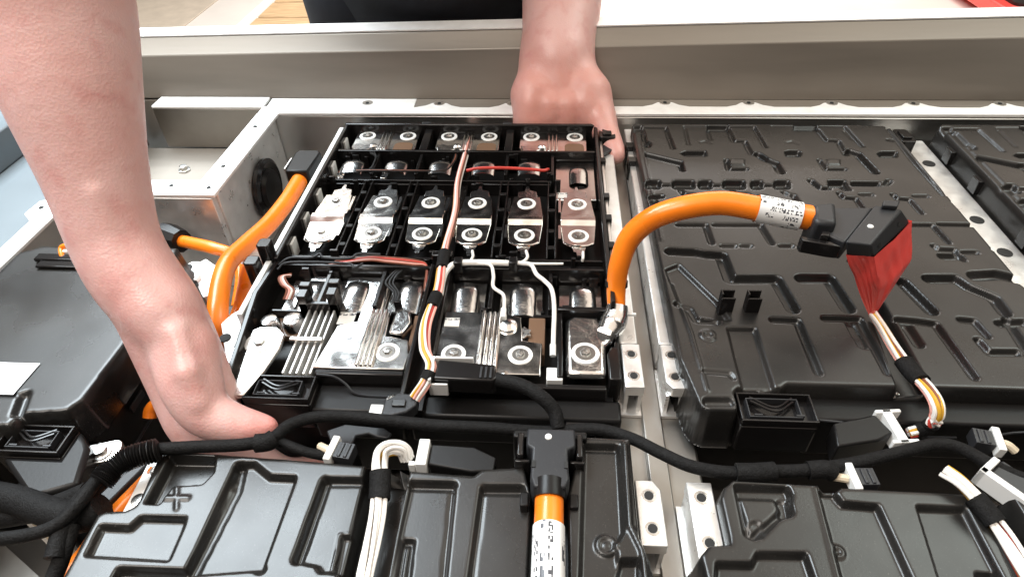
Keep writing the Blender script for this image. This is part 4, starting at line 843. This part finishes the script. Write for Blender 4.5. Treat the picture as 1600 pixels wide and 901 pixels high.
l2 = loom('white and brown wire loom hanging from the red film over the right module', ((1364, 490, .006), (1378, 510, .004), (1400, 546, .003), (1424, 580, .003), (1448, 604, .006), (1463, 628, .008), (1464, 650, .002), (1448, 668, -.010), (1420, 676, -.014)), ['white_wire', 'white_wire', 'yellow_wire', 'brown_wire', 'white_wire', 'yellow_wire', 'red_wire', 'white_wire', 'white_wire', 'white_wire', 'red_wire', 'pink_wire', 'white_wire'], ((20, 30, .0062), (53, 62, .0052)), .0040, .0012, 9, .8)
cn = obj('connector', MB().prism([(.1750, .2385), (.2010, .2440), (.2120, .2500), (.2060, .2640), (.1780, .2560)], -.026, -.008), 'plastic', l2, .0014)
obj('white_latch', oriented(MB().box(-.002, .004, -.013, .012, -.010, .003).box(-.006, .010, .0095, .012, -.004, .003).box(-.006, .010, -.013, -.0105, -.004, .003), np.array((.2130, .2545, -.009)), nrm((1, .10, 0)), nrm((-.10, 1, 0)), np.array((0, 0, 1.))), 'white_pl', cn, .0006)
l3 = loom('white and red wire loom crossing the front right module lid', ((1474, 735, .006), (1500, 754, .006), (1530, 785, .004), (1560, 822, .002), (1584, 860, .000), (1612, 910, -.003), (1660, 1000, -.008)), ['white_wire']*5+['yellow_wire', 'red_wire', 'pink_wire', 'white_wire', 'red_wire', 'yellow_wire', 'white_wire'], ((14, 24, .0060),), .0046, .00125, 12, .75)
cn = obj('connector', oriented(MB().box(-.012, .013, -.007, .009, -.016, -.001), np.array((.2620, .2130, 0)), nrm((.6, -.8, 0)), nrm((.8, .6, 0)), np.array((0, 0, 1.))), 'grey_plastic', l3, .0012)
obj('white_latch', oriented(MB().box(-.016, .012, -.0115, -.0072, -.010, .0025).box(-.016, -.0122, -.0115, .004, -.010, .0025), np.array((.2620, .2130, 0)), nrm((.6, -.8, 0)), nrm((.8, .6, 0)), np.array((0, 0, 1.))), 'white_pl', cn, .0006)
def small_plug(label, px, py, z, ang, body='grey_plastic'):
    t = thing('sensor_plug', label, 'plug', tuple(U(px, py, z-.012)), 'small white latched plugs between the rows')
    o = U(px, py, z); ca, sa = math.cos(ang), math.sin(ang); fx, fy, fz = np.array((ca, sa, 0)), np.array((-sa, ca, 0)), np.array((0, 0, 1.))
    obj('latch', oriented(MB().box(-.0022, .0022, -.0085, .0085, -.004, .004), o, fx, fy, fz), 'white_pl', t, .0006)
    obj('plug_body', oriented(MB().box(.0024, .0130, -.0055, .0055, -.006, .003).box(.005, .007, -.0048, .0048, .003, .0038).box(.009, .011, -.0048, .0048, .003, .0038), o, fx, fy, fz), body, t, .0008)
    obj('wire_end', oriented(MB().tube(spline([(-.0024, 0, 0), (-.006, .001, 0), (-.010, .003, -.002)], 4), .0024, 9), o, fx, fy, fz), 'beige_conn', t); return t
small_plug('small white latched plug behind the plus marked lid, by the thumb', 520, 704, -.004, -.15)
small_plug('small white latched plug behind the front right lid', 1331, 748, -.004, .05)
small_plug('small white latched plug at the right edge between the rows', 1557, 690, -.006, math.pi-.2)

# --------------------------------------------------------------- left control box and bits
lb = thing('control_box', 'flat black control box with white sticker at the left edge', 'control box', (-.40, .33, -.112))
lout = [(-.4465, .10), (-.4465, .402), (-.43, .412), (-.312, .412), (-.308, .400), (-.2985, .30), (-.300, .250), (-.306, .240), (-.334, .2365), (-.336, .227), (-.352, .226), (-.40, .226), (-.40, .10)]
link('lid', lid_mesh('box_lid', lout, [('line', [('mm', -.342, .252), ('mm', -.337, .238)], .004, .003), ('line', [('mm', -.42, .252), ('mm', -.346, .252)], .0015, .0008)], .0013, .030, .003), 'lid', lb)
box('case', (-.440, -.302, .24, .405, -.1115, -.029), 'plastic', lb, .002)
for (y0_, y1_) in ((.275, .292), (.300, .318)): box('side_rib', (-.3002, -.2985, y0_, y1_, -.046, -.040), 'grey_plastic', lb, .0004)
obj('side_strap', MB().tube(spline([(-.293, .31, -.06), (-.296, .27, -.062), (-.298, .245, -.066)], 4), .0012, 6), 'grey_plastic', lb)
sticker('sticker', 0, 0, 0, 0, 0, lb, 'sticker', [(-.405, .2515, .0007), (-.3485, .2515, .0007), (-.3475, .2790, .0007), (-.405, .2790, .0007)])
obj('port_frame', MB().box(-.422, -.376, .388, .396, .0006, .004).box(-.416, -.380, .380, .3878, .0006, .003), 'gloss', lb, .0008); box('port_white', (-.405, -.378, .3962, .4000, .0006, .006), 'white_pl', lb, .0006)
sx = thing('socket_block', 'black open snap socket block in front of the left control box', 'socket', (-.32, .225, -.112))
snap_socket(sx, -.344, -.300, .214, .2355, -.008); box('socket_body', (-.342, -.288, .180, .2345, -.1115, -.0390), 'plastic', sx, .003)
obj('socket_body', MB().prism([(-.2995, .2350), (-.286, .222), (-.278, .196), (-.302, .186), (-.338, .2135), (-.2995, .2135)], -.05, -.012), 'plastic', sx, .003)
def strap(label, px, py, z, ang):
    o = U(px, py, z); ca, sa = math.cos(ang), math.sin(ang); fx, fy, fz = np.array((ca, sa, 0)), np.array((-sa, ca, 0)), np.array((0, 0, 1.))
    t = thing('ground_strap', label, 'bracket', tuple(o), 'bolted brackets at the lower left')
    obj('bracket', oriented(MB().prism(rounded(-.022, .012, -.008, .008, .005), -.004, 0), o, fx, fy, fz), 'alu', t, .0006)
    b = obj('bolt', oriented(MB().lathe([(.0066, 0), (.0066, .001), (.0044, .0012), (.0042, .0042), (.002, .0046)], (0, 0, 0), 18), o, fx, fy, fz), 'steel', t)
    obj('bracket_leg', oriented(MB().box(-.022, -.018, -.008, .008, -.075, -.0042), o, fx, fy, fz), 'alu', t)
strap('bolted bracket with steel bolt below the left control box', 100, 770, -.022, .5); strap('bolted bracket with steel bolt beside the conduit, nearer the hand', 158, 706, -.022, .3)
bb = thing('busbar_clip', 'cream plastic insulator at the lower left edge among the black cables', 'insulator', (-.33, .18, -.112))
obj('insulator_body', MB().prism([xy(p) for p in ((2, 765), (22, 738), (50, 735), (62, 752), (40, 776), (10, 780))], -.112, -.025), 'beige_conn', bb, .002)
cc = thing('cable_cover', 'grey ribbed cable cover with screw beside the orange lead, lower left', 'cable cover', (-.27, .19, -.112))
a = U(142, 800, -.014); b_ = U(196, 748, -.014); xx = nrm(b_-a); yy = np.array((-xx[1], xx[0], 0))
obj('cover', oriented(MB().prism([(-.004, -.004), (.050, -.003), (.050, .004), (.024, .0055), (-.004, .006)], -.05, 0), a, xx, yy, np.array((0, 0, 1.))), 'grey_cover' if 'grey_cover' in M else 'grey_plastic', cc, .001)
obj('screw', oriented(MB().lathe([(.0025, 0), (.0024, .0008), (.001, .0010)], (.003, .001, 0), 10), a, xx, yy, np.array((0, 0, 1.))), 'steel', cc)
obj('web', oriented(MB().box(-.003, .049, -.001, .001, -.095, -.0502), a, xx, yy, np.array((0, 0, 1.))), 'grey_plastic', cc)
# grey bracket and clutter between the rows, and by the left cable bundle
br = thing('grey_bracket', 'dark grey stamped bracket under the harness behind the white looms', 'bracket', tuple(U(560, 690, -.04)))
obj('stamping', MB().prism([(U(*p, -.020)[0], U(*p, -.020)[1]) for p in ((510, 672), (540, 662), (600, 668), (612, 676), (606, 684), (590, 682), (575, 676), (556, 680), (548, 700), (520, 700))], -.0225, -.020), 'grey_plastic', br, .0008)
box('foot', (-.135, -.125, .235, .245, -.112, -.0226), 'plastic', br)
dl = thing('indicator_plug', 'tiny green indicator below the open module, right of its front plug', 'indicator', tuple(U(897, 640, -.03)))
o = U(897, 642, -.026); box('indicator_body', (o[0]-.006, o[0]+.014, .2545, .2615, -.040, -.022), 'gloss', dl, .0008)
obj('lens', MB().lathe([(.0022, .0), (.0020, -.0012), (.001, -.0018)], (o[0], .2544, -.0265), 12, 'y'), 'green', dl); obj('white_lens', MB().lathe([(.0014, .0), (.0012, -.001), (.0006, -.0013)], (o[0]+.0004, .2544, -.0222), 10, 'y'), 'white_pl', dl)
jb = thing('junction_bracket', 'aluminium junction bracket with dark screws left of the side plate', 'bracket', (-.28, .40, -.112))
for (pts, zt) in ((((262, 430), (300, 408), (312, 408), (312, 430), (285, 460)), -.03), (((300, 415), (322, 404), (345, 420), (330, 460), (300, 470)), -.034), (((345, 505), (362, 490), (398, 470), (402, 486), (372, 545), (352, 556)), -.014)):
    obj('plate', MB().prism([(U(*p, zt)[0], U(*p, zt)[1]) for p in pts], zt-.012, zt), 'alu_white', jb, .0008)
for p, zz in (((293, 418), -.03), ((285, 440), -.03), ((352, 528), -.014)):
    c = U(*p, zz); obj('screw', MB().lathe([(.0042, -.0005), (.0042, .0008), (.0026, .0012)], c, 14), 'dark_hole', jb)
for (x0_, x1_, y0_, y1_) in ((-.330, -.300, .395, .425), (-.296, -.262, .360, .39), (-.300, -.27, .325, .35)): box('clamp', (x0_, x1_, y0_, y1_, -.112, -.044), 'plastic', jb, .002)
for (p0, p1) in (((300, 440), (330, 500)), ((286, 455), (300, 480))): obj('clamp_rib', MB().tube([U(*p0, -.035), U(*p1, -.035)], .003, 8), 'plastic', jb)
#PART4

# ================================================================== PERSON
def surface_nets(fn, lo, hi, h):
    lo = np.array(lo, float); n = np.ceil((np.array(hi)-lo)/h).astype(int)+1
    ax = [lo[k]+h*np.arange(n[k]) for k in range(3)]; G = np.meshgrid(*ax, indexing='ij'); Dv = fn(*G).astype(np.float32)
    ins = Dv < 0
    c = np.zeros(tuple(n-1), np.int8); acc = np.zeros(tuple(n-1)+(3,), np.float32); cnt = np.zeros(tuple(n-1), np.float32)
    sl = lambda o: tuple(slice(o[k], n[k]-1+o[k]) for k in range(3))
    cor = [(i, j, k) for i in (0, 1) for j in (0, 1) for k in (0, 1)]
    for o in cor: c += ins[sl(o)]
    act = (c > 0) & (c < 8)
    for a in cor:
        for k in range(3):
            if a[k]: continue
            b = list(a); b[k] = 1; da, db = Dv[sl(a)], Dv[sl(b)]; cr = (da < 0) != (db < 0); t = np.where(cr, da/np.where(cr, da-db, 1), 0)
            p = np.array(a, np.float32)
            for q in range(3): acc[..., q] += np.where(cr, p[q]+(t if q == k else 0), 0)
            cnt += cr
    I = np.argwhere(act); V = lo+h*(I+acc[act]/cnt[act][:, None]); idx = -np.ones(tuple(n-1), int); idx[act] = np.arange(len(I)); Q = []
    for k in range(3):
        a, b = [q for q in range(3) if q != k]
        s0 = [slice(1, n[q]-1) for q in range(3)]; s0[k] = slice(0, n[k]-1); s1 = list(s0); s1[k] = slice(1, n[k])
        i0 = ins[tuple(s0)]; i1 = ins[tuple(s1)]; E_ = np.argwhere(i0 != i1); sgn = i0[i0 != i1]
        off_ = np.array([1 if q != k else 0 for q in range(3)]); E_ = E_+off_
        def cell(da, db): o = E_.copy(); o[:, a] -= da; o[:, b] -= db; return idx[o[:, 0], o[:, 1], o[:, 2]]
        q4 = np.stack([cell(0, 0), cell(1, 0), cell(1, 1), cell(0, 1)], 1); flip = sgn if k != 1 else ~sgn
        Q.append(np.where(flip[:, None], q4, q4[:, ::-1]))
    Q = np.vstack(Q); return V, Q[(Q >= 0).all(1)]
def smooth_mesh(V, Q, it=3, lam=.5):
    for _ in range(it):
        s_ = np.zeros_like(V); c = np.zeros(len(V))
        for a, b in ((0, 1), (1, 2), (2, 3), (3, 0)):
            np.add.at(s_, Q[:, a], V[Q[:, b]]); np.add.at(s_, Q[:, b], V[Q[:, a]]); np.add.at(c, Q[:, a], 1); np.add.at(c, Q[:, b], 1)
        V = V+lam*(s_/np.maximum(c, 1)[:, None]-V)
    return V
def dense(ch, n=5):
    if len(ch) < 4: return ch
    P = spline([np.append(np.array(p, float), r) for p, r in ch], n); return [(q[:3], float(q[3])) for q in P]
def cones(chains):                                           # chains: list of (k, [(point, radius), ...])
    prims = []
    for k, ch in chains:
        ch = dense(ch)
        for (a, ra), (b, rb) in zip(ch[:-1], ch[1:]): prims.append((np.array(a), ra, np.array(b), rb, k))
    lo = np.min([np.minimum(p[0]-p[1], p[2]-p[3]) for p in prims], 0)-.008; hi = np.max([np.maximum(p[0]+p[1], p[2]+p[3]) for p in prims], 0)+.008
    def fn(X, Y, Z):
        gx, gy, gz = (q.astype(np.float32) for q in (X[:, 0, 0], Y[0, :, 0], Z[0, 0, :])); d = np.full(X.shape, .05, np.float32)
        for a, ra, b, rb, k in prims:
            mg = max(ra, rb)+k+.004; sl = []
            for ax_, g in enumerate((gx, gy, gz)):
                sl.append(slice(int(np.searchsorted(g, min(a[ax_], b[ax_])-mg)), int(np.searchsorted(g, max(a[ax_], b[ax_])+mg))+1))
            sl = tuple(sl); x_ = gx[sl[0]][:, None, None]-a[0]; y_ = gy[sl[1]][None, :, None]-a[1]; z_ = gz[sl[2]][None, None, :]-a[2]
            ab = (b-a).astype(np.float32); l2 = max(1e-10, float(ab.dot(ab))); t = np.clip((x_*ab[0]+y_*ab[1]+z_*ab[2])/l2, 0, 1)
            di = np.sqrt((x_-t*ab[0])**2+(y_-t*ab[1])**2+(z_-t*ab[2])**2)-(ra+(rb-ra)*t)
            ds = d[sl]; hh = np.clip(.5+.5*(ds-di)/k, 0, 1); d[sl] = ds+(di-ds)*hh-k*hh*(1-hh)
        return d
    return fn, lo, hi
def organic(chains, h, it=3):
    fn, lo, hi = cones(chains); V, Q = surface_nets(fn, lo, hi, h); return smooth_mesh(V, Q, it), Q
def qmesh(name, parts):
    Vs, Qs, o = [], [], 0
    for V, Q in parts: Vs.append(V); Qs.append(Q+o); o += len(V)
    V = np.vstack(Vs); Q = np.vstack(Qs); me = bpy.data.meshes.new(name); me.vertices.add(len(V)); me.vertices.foreach_set('co', V.astype(np.float32).ravel())
    me.loops.add(Q.size); me.loops.foreach_set('vertex_index', Q.astype(np.int32).ravel()); me.polygons.add(len(Q)); me.polygons.foreach_set('loop_start', np.arange(0, Q.size, 4, dtype=np.int32))
    me.update(calc_edges=True); me.validate(); me.shade_smooth(); return me
SHL, SHR = np.array((-.330, .735, .49)), np.array((.06, .775, .49))
ELL = D(30, -170, .365); ELR = np.array((.035, .80, .235))
A3 = np.array
left_arm = [
 (.012, [(SHL, .055), (ELL*.6+SHL*.4, .044), (ELL, .041), (D(78, -10, .385), .0400), (D(112, 140, .392), .0332), (D(149, 270, .40), .0247), (D(186, 390, .408), .0207), (D(236, 468, .412), .0205)]),
 (.012, [(D(198, 412, .405), .0165), (D(256, 486, .407), .0192), (D(290, 548, .408), .0198)]),            # thumb side of the wrist
 (.012, [(D(242, 470, .42), .0195), (D(274, 540, .425), .0200), (D(305, 612, .428), .0192), (D(324, 668, .43), .0170)]),     # back of the hand / index side
 (.0032, [(D(288, 542, .408), .0192), (D(299, 598, .403), .0176), (D(322, 643, .402), .0140), (D(366, 662, .402), .0112), (D(400, 667, .402), .0082), (D(421, 667, .402), .0048)]),   # thumb
 (.006, [(D(324, 668, .43), .0165), (A3((-.190, .243, -.064)), .0110), (A3((-.176, .2465, -.074)), .0090), (A3((-.164, .2540, -.076)), .0078)]),
 (.005, [(D(322, 676, .435), .0160), (A3((-.195, .240, -.078)), .0110), (A3((-.180, .2455, -.088)), .0090), (A3((-.166, .2530, -.090)), .0080)]),
 (.005, [(D(320, 680, .44), .0155), (A3((-.200, .238, -.090)), .0105), (A3((-.186, .2450, -.098)), .0086), (A3((-.172, .2530, -.099)), .0076)]),
 (.005, [(D(318, 684, .445), .0145), (A3((-.206, .238, -.098)), .0088), (A3((-.194, .2450, -.1035)), .0072), (A3((-.182, .2540, -.1045)), .0064)]),
 (.008, [(D(276, 520, .3905), .0040), (D(293, 580, .3875), .0042), (D(312, 628, .3890), .0032)]),            # thumb tendon
 (.006, [(D(150, 300, .3790), .0026), (D(182, 380, .3895), .0026), (D(214, 440, .3935), .0024)]),            # vein
]
right_arm = [
 (.012, [(SHR, .055), (ELR*.55+SHR*.45, .047), (ELR, .043), (D(882, -40, .745), .0425), (D(877, 20, .735), .0383), (D(872, 70, .728), .0355), (D(870, 105, .724), .0345)]),
 (.016, [(D(868, 95, .724), .033), (D(872, 150, .722), .029), (D(878, 196, .720), .024)]),
 (.007, [(D(845, 108, .720), .0240), (D(834, 150, .712), .0245), (D(830, 188, .712), .0205)]),                # heel of the hand, little finger side
 (.007, [(D(896, 108, .720), .0240), (D(918, 150, .710), .0255), (D(934, 186, .706), .0190)]),                # ball of the thumb
 (.007, [(D(930, 172, .706), .018), (D(945, 205, .694), .0118), (D(955, 226, .682), .0092), (D(963, 244, .672), .0074)]),
 (.0035, [(D(862, -15, .7015), .0036), (D(866, 25, .6985), .0034), (D(880, 60, .6945), .0030), (D(887, 88, .6940), .0020)]),
 (.0035, [(D(885, -15, .7020), .0034), (D(883, 30, .6985), .0031), (D(900, 66, .6965), .0024)]),
 (.004, [(D(838, 20, .712), .0024), (D(837, 68, .7065), .0020)]),
]
for k, xx in enumerate((-.030, -.006, .017, .038)):
    right_arm.append((.006, [(A3((xx*.9+.002, .662, .012)), .0140), (A3((xx, .6525, -.018)), .0092), (A3((xx, .6525, -.050)), .0085), (A3((xx, .6500, -.070)), .0072)]))
HD = A3((-.15, .60, .66))
torso = [(.05, [(A3((-.15, .93, .02)), .135), (A3((-.15, .90, .20)), .13), (A3((-.15, .82, .40)), .13)]), (.05, [(SHL, .06), (SHR, .06)]), (.03, [(A3((-.15, .76, .50)), .058), (A3((-.15, .68, .58)), .055)]),
         (.02, [(HD, .078), (HD+A3((0, -.02, .06)), .082)]), (.02, [(HD+A3((0, -.045, -.045)), .05), (HD+A3((0, -.06, -.06)), .035)]), (.008, [(HD+A3((0, -.080, .02)), .010), (HD+A3((0, -.098, -.012)), .013)]),
         (.006, [(HD+A3((-.078, .0, .02)), .012), (HD+A3((-.082, .008, -.01)), .010)]), (.006, [(HD+A3((.078, .0, .02)), .012), (HD+A3((.082, .008, -.01)), .010)]),
         (.006, [(HD+A3((-.026, -.084, -.046)), .006), (HD+A3((.026, -.084, -.046)), .006)]), (.006, [(HD+A3((-.05, -.062, .038)), .010), (HD+A3((.05, -.062, .038)), .010)])]
pe = thing('person', 'person in navy clothes leaning over the tray, bare forearms gripping the open module', 'person', (-.15, .95, -.92))
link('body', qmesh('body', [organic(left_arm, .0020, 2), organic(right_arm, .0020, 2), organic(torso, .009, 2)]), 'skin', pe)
shirt = [(.06, [(A3((-.15, .945, .045)), .150), (A3((-.15, .90, .20)), .150), (A3((-.15, .82, .40)), .148)]), (.05, [(SHL, .082), (A3((-.15, .79, .46)), .10), (SHR, .082)]), (.03, [(SHL, .078), (ELL*.45+SHL*.55, .066)]), (.03, [(SHR, .078), (ELR*.45+SHR*.55, .066)])]
link('shirt', qmesh('shirt', [organic(shirt, .008, 2)]), 'navy', pe)
tro = [(.05, [(A3((-.235, .945, .06)), .118), (A3((-.055, .945, .06)), .118)]), (.05, [(A3((-.235, .95, -.05)), .108), (A3((-.055, .95, -.05)), .108)])]
for xx in (-.235, -.055): tro.append((.04, [(A3((xx, .95, -.05)), .105), (A3((xx, .94, -.42)), .072), (A3((xx, .96, -.84)), .052)]))
link('trousers', qmesh('trousers', [organic(tro, .008, 2)]), 'navy', pe)
for xx in (-.235, -.055): link('shoe', qmesh('shoe', [organic([(.02, [(A3((xx, .98, -.882)), .036), (A3((xx, .86, -.888)), .030)])], .006, 2)]), 'plastic', pe)
link('hair', qmesh('hair', [organic([(.03, [(HD+A3((0, .012, .05)), .088), (HD+A3((0, .0, .085)), .080)])], .006, 2)]), 'hair', pe)
